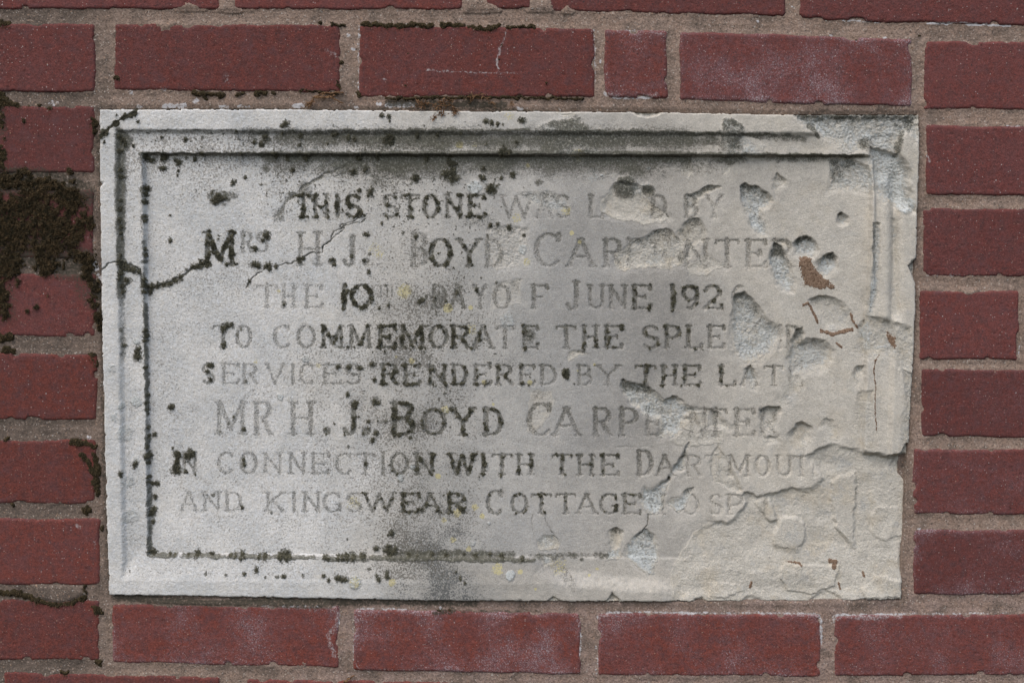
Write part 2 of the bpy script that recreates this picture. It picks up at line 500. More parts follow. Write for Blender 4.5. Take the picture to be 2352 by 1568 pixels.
# lime and efflorescence on brick edges, films, stains and painted contact shade around the plaque: (view, points or centre, radius, amount)
LIME = [('BR', [(0, 1095), (150, 1080), (300, 1085), (450, 1080), (600, 1088), (700, 1085), (800, 1092), (930, 1100), (970, 1150), (970, 1300)], 18, .62),
        ('BR', [(1060, 1130), (1110, 1095), (1200, 1110), (1320, 1120), (1460, 1095), (1500, 1110)], 28, .66),
        ('BR', [(1500, 1095), (1800, 1095), (2240, 1090)], 8, .6), ('BM', [(1735, 1120), (1850, 1085), (2000, 1075), (2352, 1090)], 14, .7),
        ('BM', [(80, 1065), (200, 1060), (420, 1070)], 14, .6), ('BM', [(1600, 1130), (1620, 1250), (1610, 1400)], 12, .6),
        ('BM', [(1720, 1330), (1730, 1450), (1720, 1520)], 14, .5), ('BM', [(60, 1100), (65, 1400), (100, 1470), (500, 1480)], 9, .5),
        ('BL', [(2310, 1100), (2300, 1180), (2240, 1240), (2280, 1380)], 18, .7), ('BL', [(1800, 1050), (2300, 1060)], 22, .5),
        ('TR', [(1100, 140), (1360, 152)], 8, .6), ('TR', [(1690, 160), (1930, 158), (2100, 170), (2260, 180)], 9, .95),
        ('TR', [(1020, 235), (1050, 248)], 9, .7), ('TR', [(1380, 265), (1415, 258)], 9, .7), ('TR', [(1690, 1060), (1700, 1110)], 8, .8),
        ('TR', [(2240, 860), (2330, 868)], 8, .7), ('TM', [(555, 480), (700, 488), (900, 495), (1200, 500)], 8, .66), ('TM', [(1110, 210), (1080, 300), (1045, 400), (1055, 480)], 7, .95),
        ('TM', [(575, 475), (600, 478)], 12, .85), ('TM', [(260, 540), (285, 548)], 10, .8), ('TM', [(1700, 210), (1715, 400), (1720, 560)], 10, .6),
        ('TM', [(1790, 225), (1900, 215), (2100, 220), (2200, 240)], 12, .5), ('TM', [(1780, 640), (1900, 675), (2040, 670), (2130, 645)], 14, .7),
        ('TM', [(100, 190), (95, 400), (95, 620)], 10, .5), ('TL', [(2230, 340), (2290, 380)], 22, .55), ('TL', [(1540, 520), (1560, 580)], 22, .5), ('TL', [(1110, 600), (1125, 640)], 22, .5),
        ('MR', [(2340, 450), (2345, 700), (2320, 860)], 9, .6), ('MR', [(1690, 330), (1920, 325)], 9, .5), ('BL', [(525, 495), (535, 500)], 16, .7), ('BL', [(640, 600), (650, 640)], 14, .5)]
FILM_SHADE_W = [('BL', [(780, 985), (1050, 1000), (1400, 1020), (1750, 1015), (2352, 1020)], 30, .80), ('BM', [(-100, 1015), (400, 1020), (900, 1030)], 28, .72), ('BM', [(620, 1085), (740, 1075)], 26, .7),
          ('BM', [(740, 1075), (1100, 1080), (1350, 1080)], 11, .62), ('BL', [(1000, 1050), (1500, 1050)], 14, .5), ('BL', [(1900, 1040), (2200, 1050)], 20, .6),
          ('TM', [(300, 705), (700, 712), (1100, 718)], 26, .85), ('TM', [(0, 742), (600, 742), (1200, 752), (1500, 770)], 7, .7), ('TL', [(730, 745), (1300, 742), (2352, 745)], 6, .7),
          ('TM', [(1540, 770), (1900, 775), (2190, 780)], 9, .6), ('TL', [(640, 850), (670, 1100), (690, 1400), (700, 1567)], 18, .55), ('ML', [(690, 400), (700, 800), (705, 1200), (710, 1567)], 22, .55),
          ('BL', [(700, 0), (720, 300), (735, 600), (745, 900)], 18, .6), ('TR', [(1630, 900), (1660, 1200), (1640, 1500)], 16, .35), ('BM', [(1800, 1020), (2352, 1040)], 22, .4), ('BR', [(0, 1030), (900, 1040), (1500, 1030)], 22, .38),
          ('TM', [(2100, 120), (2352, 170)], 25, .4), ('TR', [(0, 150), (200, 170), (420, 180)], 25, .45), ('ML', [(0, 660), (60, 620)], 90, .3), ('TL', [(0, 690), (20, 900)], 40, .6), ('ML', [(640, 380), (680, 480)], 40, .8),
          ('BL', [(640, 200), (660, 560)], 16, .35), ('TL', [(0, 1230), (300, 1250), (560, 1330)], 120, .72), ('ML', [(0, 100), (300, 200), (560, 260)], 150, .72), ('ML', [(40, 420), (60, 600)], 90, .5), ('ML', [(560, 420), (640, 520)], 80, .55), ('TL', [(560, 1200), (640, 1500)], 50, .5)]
WHITE_M = [('TM', [(300, 722), (375, 715)], 20, .85), ('TM', [(420, 718), (475, 716)], 22, .85), ('TM', [(225, 710), (240, 712)], 16, .8), ('TM', [(1195, 742), (1215, 744)], 14, .8), ('TM', [(70, 735), (90, 735)], 10, .7),
           ('TM', [(1465, 745), (1470, 750)], 10, .6), ('TL', [(1110, 725), (1260, 722)], 18, .75), ('TL', [(1330, 690), (1350, 695)], 24, .65), ('TL', [(1500, 728), (1560, 728)], 12, .7), ('TL', [(2020, 722), (2060, 722)], 18, .8), ('TL', [(940, 725), (960, 728)], 16, .7),
           ('TL', [(1630, 725), (1700, 728)], 12, .6), ('TL', [(870, 620), (900, 630)], 22, .5), ('TL', [(345, 700), (380, 710)], 24, .45), ('ML', [(640, 250), (655, 280)], 26, .8), ('ML', [(660, 330), (690, 360)], 18, .6), ('ML', [(600, 1435), (610, 1440)], 14, .6),
           ('TR', [(765, 40), (770, 42)], 8, .8), ('TM', [(1755, 415), (1758, 420)], 10, .9), ('TM', [(60, 330), (65, 335)], 12, .7), ('TM', [(30, 230), (30, 250)], 12, .6), ('TL', [(1425, 55), (1430, 58)], 11, .8),
           ('TL', [(630, 735), (640, 745)], 20, .4), ('BM', [(655, 1055), (660, 1060)], 9, .9), ('BR', [(1632, 518), (1636, 520)], 12, .9), ('TR', [(528, 146), (532, 146)], 9, .8), ('TR', [(1415, 470), (1420, 470)], 9, .9)]


def paint(U, V, specs, seed=0):
    out = np.zeros(U.shape, np.float32)
    u0, u1, v0, v1 = U.min(), U.max(), V.min(), V.max()
    for view, pts, r, amt in specs:
        P = cv(view, pts); R = cr(view, r)
        if P[:, 0].max() + 3 * R < u0 or P[:, 0].min() - 3 * R > u1 or P[:, 1].max() + 3 * R < v0 or P[:, 1].min() - 3 * R > v1:
            continue
        i0, i1 = max(0, np.searchsorted(U[0], P[:, 0].min() - 2.5 * R)), np.searchsorted(U[0], P[:, 0].max() + 2.5 * R)
        j0, j1 = max(0, np.searchsorted(V[:, 0], P[:, 1].min() - 2.5 * R)), np.searchsorted(V[:, 0], P[:, 1].max() + 2.5 * R)
        w = (slice(j0, j1), slice(i0, i1))
        uw = U[w] + 3.5 * pn(U[w] / 14, V[w] / 14, seed + 31)
        vw = V[w] + 3.5 * pn(U[w] / 14, V[w] / 14, seed + 32)
        d = line_sd(uw, vw, P) / R
        out[w] = np.maximum(out[w], amt * (1 - ss(0.45, 1.5, d)))
    return out


def brick_height(U, V, b, i):
    """signed edge distance and relief in mm of one brick"""
    s1 = 2.0 * fbm(U, V, 20, 4, 40 + i, .68) + 3.0 * pn(U / 90, V / 60, 70 + i)
    s = poly_sd(U, V, quad_of(b, -5.0)) - 5.0 + s1
    bite = ss(0.30, 0.75, pn(U / 34, V / 34, 90 + i)) * 8.0                # bits broken off the arrises
    s = s + bite * ss(-26, 0, s)
    edge = np.clip((s + 5.0) / 7.0, 0, 1.6)
    h = -2.3 * edge ** 2.6 + 0.22 * fbm(U, V, 60, 3, 10 + i) + 0.12 * fbm(U, V, 9, 2, 22)
    tilt = np.random.default_rng(i + 5)
    h = h + tilt.uniform(-.35, .35) + tilt.uniform(-.5, .5) * (U - (b[0] + b[1]) / 2) / 500 + tilt.uniform(-.4, .4) * (V - (b[2] + b[4]) / 2) / 150
    pit = pn(U / 7.5, V / 7.5, 55)
    h = h - 0.9 * ss(0.56, 0.82, pit)
    return s, h


def lay_brick(b, i, step):
    U, V = np.meshgrid(np.arange(b[0] - 9, b[1] + 9, step, dtype=np.float32), np.arange(min(b[2], b[3]) - 9, max(b[4], b[5]) + 9, step, dtype=np.float32))
    s, h = brick_height(U, V, b, i)
    X, Z = wall_xz(U, V)
    Y = -h / 1000.0
    keep = np.minimum(np.minimum(s[:-1, :-1], s[1:, :-1]), np.minimum(s[:-1, 1:], s[1:, 1:])) < 5.0
    film = paint(U, V, FILM_SHADE_W)
    lime = paint(U, V, LIME, 3)
    edge = ss(-16, 0, s) * 0.10
    bloom = np.clip(b[6] * (0.62 + 0.75 * fbm(U, V, 120, 3, 33)) + edge * b[6] * 2, 0, 1)
    tint = np.full(U.shape, b[7], np.float32)
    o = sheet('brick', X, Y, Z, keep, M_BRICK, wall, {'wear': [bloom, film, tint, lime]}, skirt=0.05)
    return o


for i, b in enumerate(BR):
    lay_brick(b, i, 3.0)
for i, b in enumerate(FAR):
    lay_brick(b, 100 + i, 22.0)

# mortar: one continuous bed, struck a little behind the brick faces
g = Grid(-75, -75, 2427, 1643, 2.1)
U, V = g.U, g.V
smin = g.new(1e3)
for i, b in enumerate(BR):
    w = g.win(quad_of(b), 40)
    if w[0].stop <= w[0].start or w[1].stop <= w[1].start:
        continue
    smin[w] = np.minimum(smin[w], poly_sd(U[w], V[w], quad_of(b)))
sp_ = poly_sd(U, V, OUT)
mh = -1.15 + 0.45 * fbm(U, V, 34, 3, 7) + 0.42 * fbm(U, V, 7, 2, 9)
mh = mh - 1.0 * np.exp(-((smin - 14) / 12.0) ** 2) * 0.5
# smeared lips where mortar was dragged over the bricks
lip = ss(0.10, 0.65, pn(U / 40, V / 22, 61)) * ss(26, 0, smin)
mh = mh + 0.45 * lip + 0.5 * fbm(U, V, 11, 3, 62) * ss(14, 2, smin)
mh = mh - 2.2 * ss(12, -2, sp_) * ss(1250, 1380, V)              # hollow under the plaque
mh = mh - 1.6 * ss(14, 0, sp_) * (1 - ss(1250, 1380, V))
mh = mh - 16 * ss(1.5, -4.0, sp_)
# a lump of mortar standing over the brick at the lower left
blob = poly_sd(U, V, cv('BL', [(200, 890), (560, 905), (575, 960), (520, 995), (440, 1020), (370, 1022), (300, 1000), (240, 965)]))
mh = np.maximum(mh, np.where(blob < 6, 2.0 * ss(4, -8, blob) - 1.2, -9) + 0.5 * fbm(U, V, 20, 3, 9))
for vw, pts in (('TL', [(1200, 60), (1240, 35), (1290, 12), (1350, 30), (1400, 60)]), ('TL', [(1490, 70), (1500, 30), (1505, -10), (1590, -10), (1600, 40), (1640, 75)]),
                ('TM', [(830, 75), (860, 20), (930, -10), (970, 15), (1040, 35), (1060, 70)]), ('TM', [(1260, 70), (1285, -10), (1390, -10), (1415, 70)]), ('TM', [(1500, 78), (1530, 52), (1560, 78)]),
                ('MR', [(1920, 430), (1960, 470), (2000, 462), (2030, 430)]), ('TL', [(1080, 160), (1110, 205), (1150, 200), (1180, 160)]), ('BL', [(1080, 1030), (2270, 1060), (2250, 1020), (1000, 1005)])):
    q = poly_sd(U, V, cv(vw, pts))
    mh = np.maximum(mh, np.where(q < 6, 0.9 * ss(3, -5, q) - 0.4, -9) + 0.3 * fbm(U, V, 12, 3, 19))
leftness = ss(330, 120, U)
dirt_shade = np.clip(0.12 + 0.85 * leftness + 0.30 * ss(0.0, 0.6, fbm(U, V, 110, 3, 51)) - 0.25 * ss(900, 1700, U), 0, 1)
dirt_shade = np.maximum(dirt_shade, 0.65 * ss(40, 0, sp_) * ss(1340, 1375, V))  # shadow below the plaque, painted into the mortar colour
dirt_shade = np.maximum(dirt_shade, 0.95 * ss(30, 6, sp_) * ss(300, 240, U))  # left joint: brown dirt plus the plaque's side shadow painted in
dirt_shade = np.maximum(dirt_shade, 0.55 * ss(20, 3, sp_))  # contact shade painted on the mortar all round the plaque
film = paint(U, V, FILM_SHADE_W)
white = paint(U, V, WHITE_M, 5)
lime = paint(U, V, LIME, 3) * ss(10, 2, np.abs(smin))
white = np.maximum(white, lime)
pink = np.clip(ss(900, 300, V) * 0 + ss(1300, 1420, V) * ss(500, 1000, U) + 0.3, 0, 1)
deep = np.minimum(smin + 16, sp_ + 14)
keep = np.maximum(np.maximum(deep[:-1, :-1], deep[1:, 1:]), np.maximum(deep[1:, :-1], deep[:-1, 1:])) > 0
X, Z = wall_xz(U, V)
sheet('mortar', X, -mh / 1000.0, Z, keep, M_MORTAR, wall, {'wear': [dirt_shade, film, white, pink]})
gf = Grid(-1380, -900, 3500, 2640, 20.0)
xf, zf = wall_xz(gf.U, gf.V)
far = (gf.U < -60) | (gf.U > 2412) | (gf.V < -60) | (gf.V > 1628)
kf = far[:-1, :-1] | far[1:, 1:] | far[1:, :-1] | far[:-1, 1:]
yf = np.where(far, .0016, .003) + .0004 * pn(gf.U / 50, gf.V / 50, 3)
zero = gf.new(0.0)
sheet('mortar', xf, yf, zf, kf, M_MORTAR, wall, {'wear': [zero + .3, zero, zero, zero + .4]})
# the masonry behind, closing the joints from the back
x0, z1 = wall_xz(-1380, -900); x1, z0 = wall_xz(3500, 2640)
yb = 0.032
co = [(x0, yb, z0), (x1, yb, z0), (x1, yb, z1), (x0, yb, z1), (x0, yb + .1, z0), (x1, yb + .1, z0), (x1, yb + .1, z1), (x0, yb + .1, z1)]
me = bpy.data.meshes.new('wall_core')
me.from_pydata([tuple(map(float, c)) for c in co], [], [(0, 1, 2, 3), (5, 4, 7, 6), (4, 0, 3, 7), (1, 5, 6, 2), (3, 2, 6, 7), (4, 5, 1, 0)])
make_obj('wall_core', me, wall, M_MORTAR)

# ------------------------------------------------------------------ the stone plaque
g = Grid(226, 245, 2115, 1386, 1.62)
U, V = g.U, g.V
wob = 1.3 * pn(U / 28, V / 28, 1) + 0.8 * pn(U / 9, V / 9, 2)
wob2 = 1.3 * pn(U / 28, V / 28, 3) + 0.8 * pn(U / 9, V / 9, 4)
UW, VW = U + wob, V + wob2                     # slightly worn outlines
UR, VR = U + 2.2 * wob + 2.2 * pn(U / 15, V / 15, 5), V + 2.2 * wob2 + 2.2 * pn(U / 15, V / 15, 6)   # ragged breaks
Q1 = np.array([(269, 298), (2068, 306), (2035, 1337), (285, 1323)], float)
Q2 = np.array([(327.5, 351.5), (2006, 356.5), (1978, 1288), (340, 1275.5)], float)
s0 = poly_sd(UW, VW, OUT)
s1 = poly_sd(UW, VW, Q1)
s2 = poly_sd(UW, VW, Q2)
H = 2.0 - 3.6 * ss(2.5, -11.0, s1)               # outer fillet stands 2 mm proud of the bricks
d1 = np.clip(-s1, 0, 60)
H = H - 0.7 * ss(4, 30, d1) + 0.5 * ss(30, 54, d1)   # hollow moulding
vb = 1323 + (U - 285) / 1750.0 * 14 - V
dl = np.minimum(U - 276, 2052 - U)
wb = ss(-16, 22, dl - vb) * ss(1150, 1230, V)
slope = 2.0 - 3.0 * np.clip((-s1 + 6) / 56.0, 0, 1) ** .85
H = H + (slope - H) * wb
nick = pn(U / 13, V / 13, 8)
s0 = s0 + 3.0 * ss(.45, .8, nick)
PANEL = -8.2 + 2.8 * ss(1120, 1288, V)
H = H + (PANEL - H) * ss(1.0, -6.5, s2)
knock = ss(.25, .75, fbm(U, V, 30, 3, 9))
H = H - (0.8 + 1.6 * knock) * ss(-3.5 - 6 * knock, 0.5, s0) ** 2
H = H - 1.3 * ss(.3, .8, fbm(U, V, 26, 3, 12)) * np.exp(-((s2 - 2) / 6.0) ** 2)
panel = ss(1.0, -6.5, s2)

white, grey, speck, film = g.new(), g.new(), g.new(), g.new()
pale, yellow, fresh, soot = g.new(), g.new(), g.new(), g.new()
moss = g.new(-1.0)                             # >0 where cushions of moss grow, value = thickness in mm

# --- the lettering
def ell(cx, cy, rx, ry, a0, a1, n=12):
    a = np.radians(np.linspace(a0, a1, n))
    return [(cx + rx * math.cos(t), cy + ry * math.sin(t)) for t in a]


SER = .15
def stem(x, y0=0.0, y1=1.0):
    return [[(x, y0), (x, y1)], [(x - SER, y0), (x + SER, y0)], [(x - SER, y1), (x + SER, y1)]]


GL = {
    'T': [[(.5, 0), (.5, 1)], [(.02, .02), (.98, .02)], [(.02, .02), (.0, .14)], [(.98, .02), (1., .14)], [(.36, 1), (.64, 1)]],
    'H': stem(.16) + stem(.84) + [[(.16, .5), (.84, .5)]],
    'I': stem(.5), '1': stem(.5),
    'S': [ell(.5, .26, .42, .25, -30, -270, 12) + ell(.5, .75, .44, .25, -90, 150, 12)[0:], ],
    'O': [ell(.5, .5, .46, .5, 0, 360, 24)], '0': [ell(.5, .5, .46, .5, 0, 360, 24)],
    'N': [[(.14, 0), (.14, 1)], [(.86, 0), (.86, 1)], [(.12, 0), (.86, 1)], [(-.02, 0), (.24, 0)], [(.72, 0), (1, 0)], [(0, 1), (.28, 1)]],
    'E': [[(.14, 0), (.14, 1)], [(0, .01), (.95, .01), (.97, .14)], [(.14, .49), (.7, .49)], [(0, .99), (.95, .99), (1, .85)], [(.7, .42), (.7, .57)]],
    'F': [[(.14, 0), (.14, 1)], [(0, .01), (.95, .01), (.97, .14)], [(.14, .5), (.7, .5)], [(0, 1), (.3, 1)]],
    'W': [[(.02, 0), (.27, 1)], [(.27, 1), (.5, .05)], [(.5, .05), (.75, 1)], [(.75, 1), (.98, 0)], [(-.06, 0), (.12, 0)], [(.88, 0), (1.06, 0)]],
    'A': [[(.06, 1), (.48, 0)], [(.5, 0), (.92, 1)], [(.22, .65), (.78, .65)], [(-.04, 1), (.18, 1)], [(.8, 1), (1.04, 1)], [(.38, 0), (.6, 0)]],
    'L': [[(.16, 0), (.16, 1)], [(0, 0), (.34, 0)], [(0, .99), (.95, .99), (1., .84)]],
    'D': [[(.14, 0), (.14, 1)], [(0, .01), (.4, .01)] + ell(.42, .5, .5, .49, -90, 90, 12) + [(.0, .99)]],
    'B': [[(.14, 0), (.14, 1)], [(0, .01), (.45, .01)] + ell(.5, .24, .34, .23, -90, 90, 8) + [(.14, .47)], [(.45, .48)] + ell(.5, .735, .42, .255, -90, 90, 8) + [(0, .99)]],
    'Y': [[(.04, 0), (.5, .52)], [(.96, 0), (.5, .52)], [(.5, .5), (.5, 1)], [(-.06, 0), (.2, 0)], [(.8, 0), (1.06, 0)], [(.36, 1), (.64, 1)]],
    'M': [[(.1, 1), (.13, 0)], [(.9, 1), (.87, 0)], [(.13, 0), (.5, .85)], [(.87, 0), (.5, .85)], [(-.02, 1), (.22, 1)], [(.76, 1), (1.02, 1)], [(0, 0), (.16, 0)], [(.84, 0), (1, 0)]],
    'R': [[(.14, 0), (.14, 1)], [(0, .01), (.5, .01)] + ell(.52, .25, .36, .24, -90, 90, 8) + [(.14, .5)], [(.5, .5), (.92, 1)], [(0, 1), (.3, 1)], [(.84, 1), (1.04, 1)]],
    'P': [[(.14, 0), (.14, 1)], [(0, .01), (.5, .01)] + ell(.52, .27, .40, .26, -90, 90, 8) + [(.14, .54)], [(0, 1), (.32, 1)]],
    'C': [ell(.54, .5, .48, .5, -48, -312, 20), [(.9, .02), (.88, .2)]],
    'G': [ell(.54, .5, .48, .5, -48, -325, 20), [(.9, .02), (.88, .2)], [(.92, .6), (.92, .9)], [(.68, .6), (1.04, .6)]],
    'J': [[(.7, 0), (.7, .82)] + ell(.42, .82, .28, .18, 0, 170, 8), [(.5, 0), (.92, 0)]],
    'U': [[(.14, 0), (.14, .68)] + ell(.5, .68, .36, .31, 180, 0, 10) + [(.86, 0)], [(0, 0), (.28, 0)], [(.72, 0), (1, 0)]],
    'V': [[(.04, 0), (.5, 1)], [(.96, 0), (.5, 1)], [(-.06, 0), (.18, 0)], [(.82, 0), (1.06, 0)]],
    'K': [[(.14, 0), (.14, 1)], [(.86, 0), (.16, .58)], [(.36, .42), (.9, 1)], [(0, 0), (.28, 0)], [(0, 1), (.28, 1)], [(.74, 0), (.98, 0)], [(.78, 1), (1.02, 1)]],
    '9': [ell(.5, .32, .42, .31, 0, 360, 18), ell(.44, .46, .48, .52, -10, 105, 10)],
    '2': [ell(.48, .28, .40, .27, -165, 30, 10) + [(.04, .98)], [(.02, .98), (.96, .98), (1, .86)]],
    '6': [ell(.5, .68, .42, .31, 0, 360, 18), ell(.56, .54, .48, .52, 170, 285, 10)],
    '.': [ell(.5, .9, .22, .06, 0, 360, 8)], ':': [ell(.5, .5, .3, .08, 0, 360, 8)],
}
# each line: cap height top and bottom at the left and at the right end, then (letter, left, right, cut depth, moss 0-1[, top shift])
LINES = [
    (448, 498, 449, 500, [('T', 669, 722, 1.3, .80), ('H', 717, 755, 1.2, .72), ('I', 766, 782, 1.2, .70), ('S', 793, 828, 1.5, .98), ('S', 879, 914, 1.0, .55), ('T', 921, 962, 1.2, .75), ('O', 972, 1006, 1.2, .75),
      ('N', 1021, 1063, 1.1, .62), ('E', 1074, 1113, 1.3, .80), ('W', 1150, 1222, .55, .30), ('A', 1232, 1270, .4, .3), ('S', 1277, 1308, .6, .42), ('L', 1352, 1386, .9, .42), ('A', 1392, 1432, .9, 0), ('I', 1440, 1462, .9, 0),
      ('D', 1496, 1532, .9, .38), ('B', 1574, 1604, 1.2, .40), ('Y', 1622, 1662, 1.0, .2)]),
    (534, 608, 540, 614, [('M', 466, 538, 1.7, .95), ('R', 552, 578, .6, .42, 0, -30), ('S', 588, 614, .6, .35, 0, -30), ('H', 680, 738, .8, .42), ('.', 752, 772, 1, .7), ('J', 786, 818, .8, .5, 8, 0), ('.', 832, 848, .8, .5),
      ('B', 944, 982, .5, .30), ('O', 988, 1036, 1.3, .78, 14, 0), ('Y', 1050, 1104, 1.3, .66, 14, 0), ('D', 1114, 1154, .5, .35, 14, 0), ('C', 1228, 1290, 1.1, .34, 0, 0), ('A', 1303, 1368, 1.0, .36, 12, 0), ('R', 1386, 1430, 1.1, .42, 12, 0),
      ('P', 1440, 1482, 1, .2, 12, 0), ('E', 1500, 1540, 1, .2, 12, 0), ('N', 1572, 1630, 1.1, .3, 12, 0), ('T', 1646, 1698, 1.2, .36, 12, 0), ('E', 1714, 1761, 1.1, .34, 12, 0), ('R', 1776, 1822, 1.1, .3, 12, 0)]),
    (655, 705, 657, 711, [('T', 588, 634, .45, .30), ('H', 645, 678, .4, .26), ('E', 698, 738, .45, .34), ('1', 782, 798, 1.3, .95), ('0', 806, 852, 1.4, .95), ('T', 866, 882, .5, .35, 0, -25), ('H', 886, 902, .5, .35, 0, -25),
      ('D', 992, 1024, .6, .52), ('A', 1034, 1068, .6, .60), ('Y', 1088, 1116, .6, .36), ('O', 1134, 1170, .5, .35), ('F', 1221, 1258, 1.0, .48), ('J', 1300, 1334, 1.0, .48, -8, 2), ('U', 1350, 1390, 1.0, .38), ('N', 1398, 1442, 1.0, .44),
      ('E', 1453, 1496, 1.4, .60), ('1', 1540, 1554, 1.5, .72), ('9', 1568, 1606, 1.5, .68), ('2', 1618, 1660, 1.4, .55), ('6', 1683, 1718, 1.2, .2)]),
    (749, 798, 750, 801, [('T', 487, 534, .8, .62), ('O', 541, 575, .6, .42), ('C', 627, 666, .6, .36), ('O', 682, 722, .7, .46), ('M', 736, 788, 1.0, .66), ('M', 800, 852, 1.1, .70), ('E', 867, 907, 1.4, .88), ('M', 917, 975, 1.3, .80),
      ('O', 987, 1027, 1.2, .70), ('R', 1036, 1078, 1.4, .84), ('A', 1086, 1134, 1.1, .56), ('T', 1142, 1178, .7, .40), ('E', 1200, 1236, 1.2, .66), ('T', 1279, 1323, 1.3, .56), ('H', 1336, 1376, 1.3, .54), ('E', 1389, 1430, 1.4, .58),
      ('S', 1478, 1514, 1.4, .58), ('P', 1528, 1564, 1.4, .58), ('L', 1577, 1613, 1.4, .56), ('E', 1627, 1665, 1.4, .48), ('N', 1680, 1724, 1.2, 0), ('D', 1736, 1772, 1.0, .1), ('I', 1786, 1802, 1.0, .1), ('D', 1808, 1844, 1.0, .3)]),
    (837, 881, 842, 887, [('S', 464, 490, .7, .5), ('E', 507, 546, .55, .34), ('R', 554, 590, .5, .34), ('V', 610, 650, .5, .32), ('I', 664, 678, .5, .32), ('C', 687, 719, .5, .34), ('E', 739, 782, .5, .36), ('S', 792, 828, .6, .44),
      ('R', 874, 914, 1.3, .86), ('E', 926, 964, 1.2, .74), ('N', 982, 1026, 1.2, .74), ('D', 1037, 1073, 1.2, .68), ('E', 1087, 1127, 1.1, .56), ('R', 1138, 1178, 1.1, .58), ('E', 1192, 1228, 1.0, .52), ('D', 1240, 1278, .9, .48),
      (':', 1294, 1310, 1.2, .9), ('B', 1326, 1360, .9, .42), ('Y', 1370, 1424, .8, .44), ('T', 1461, 1507, 1.5, .66), ('H', 1518, 1558, 1.5, .68), ('E', 1569, 1610, 1.5, .66), ('L', 1653, 1690, 1.5, .58), ('A', 1704, 1744, 1.3, .4), ('T', 1758, 1800, 1.5, .40), ('E', 1812, 1846, 1.2, .2)]),
    (924, 997, 932, 1003, [('M', 493, 563, .55, .34), ('R', 582, 622, .5, .32, 0, 0), ('H', 662, 722, .6, .42), ('.', 742, 758, .7, .6), ('J', 786, 822, 1.0, .75), ('.', 832, 850, 1.0, .6), ('B', 898, 952, 1.3, .82), ('O', 970, 1022, .8, .58, 14, 0), ('Y', 1036, 1090, 1.1, .74, 12, 0),
      ('D', 1110, 1154, 1.1, .62, 12, 0), ('C', 1212, 1268, .9, .46), ('A', 1270, 1334, 1.0, .42, 10, 0), ('R', 1363, 1404, 1.1, .46, 10, 0), ('P', 1423, 1466, 1.1, .44, 10, 0), ('E', 1484, 1522, 1.0, .3, 10, 0), ('N', 1584, 1626, 1.0, .2, 10, 0),
      ('T', 1620, 1670, 1.2, .44, 10, 0), ('E', 1688, 1734, 1.0, .3, 10, 0), ('R', 1748, 1788, 1.1, .2, 10, 0)]),
    (1041, 1087, 1049, 1095, [('I', 396, 414, 1.2, .95), ('N', 416, 450, .8, .55), ('C', 498, 536, .5, .32), ('O', 550, 588, .5, .42), ('N', 601, 648, .4, .3), ('N', 660, 702, .5, .4), ('E', 713, 755, .5, .40), ('C', 770, 808, .5, .38), ('T', 818, 858, .6, .44),
      ('I', 872, 886, .8, .5), ('O', 897, 937, 1.0, .62), ('N', 950, 998, 1.2, .72), ('W', 1032, 1090, 1.3, .78), ('I', 1102, 1118, 1.3, .80), ('T', 1131, 1175, 1.4, .64), ('H', 1185, 1227, 1.3, .60), ('T', 1269, 1314, 1.4, .58), ('H', 1325, 1367, 1.4, .58),
      ('E', 1380, 1421, 1.4, .58), ('D', 1464, 1500, 1.3, .50, -10, 0), ('A', 1508, 1550, 1.2, .48), ('R', 1575, 1612, 1.0, .2), ('T', 1622, 1656, 1.0, 0), ('M', 1674, 1724, 1.4, .22), ('O', 1737, 1769, 1.4, .12), ('U', 1784, 1822, 1.4, .12), ('T', 1824, 1862, 1.3, .12), ('H', 1868, 1900, 1.2, 0)]),
    (1132, 1174, 1139, 1184, [('A', 412, 452, .4, .3), ('N', 462, 506, .45, .34), ('D', 514, 554, .45, .36), ('K', 607, 654, .5, .38), ('I', 666, 682, .55, .42), ('N', 693, 736, .5, .42), ('G', 741, 783, .55, .40), ('S', 797, 829, .55, .44), ('W', 836, 905, 1.0, .58),
      ('E', 919, 962, 1.3, .84), ('A', 966, 1012, 1.2, .74), ('R', 1026, 1070, 1.4, .92), ('C', 1118, 1155, 1.3, .52, -6, 2), ('O', 1175, 1211, 1.3, .52), ('T', 1222, 1266, 1.4, .56), ('T', 1278, 1322, 1.4, .58), ('A', 1325, 1372, 1.3, .48), ('G', 1378, 1420, 1.4, .54),
      ('E', 1430, 1472, 1.4, .52), ('H', 1490, 1530, 1.2, .3), ('O', 1568, 1606, 1.0, .1), ('S', 1632, 1660, 1.1, .1), ('P', 1670, 1710, 1.3, .12), ('I', 1752, 1770, 1.3, .1)]),
]
carve = g.new(); line_id = np.zeros(U.shape, np.int16); boxes = []; letter_moss = g.new()
fine = pn(U / 6.5, V / 6.5, 71) * .5 + pn(U / 15, V / 15, 72) * .7
UL, VL = U + 1.3 * pn(U / 6, V / 6, 15) + 1.2 * pn(U / 17, V / 17, 17), V + 1.3 * pn(U / 6, V / 6, 16) + 1.0 * pn(U / 17, V / 17, 18)
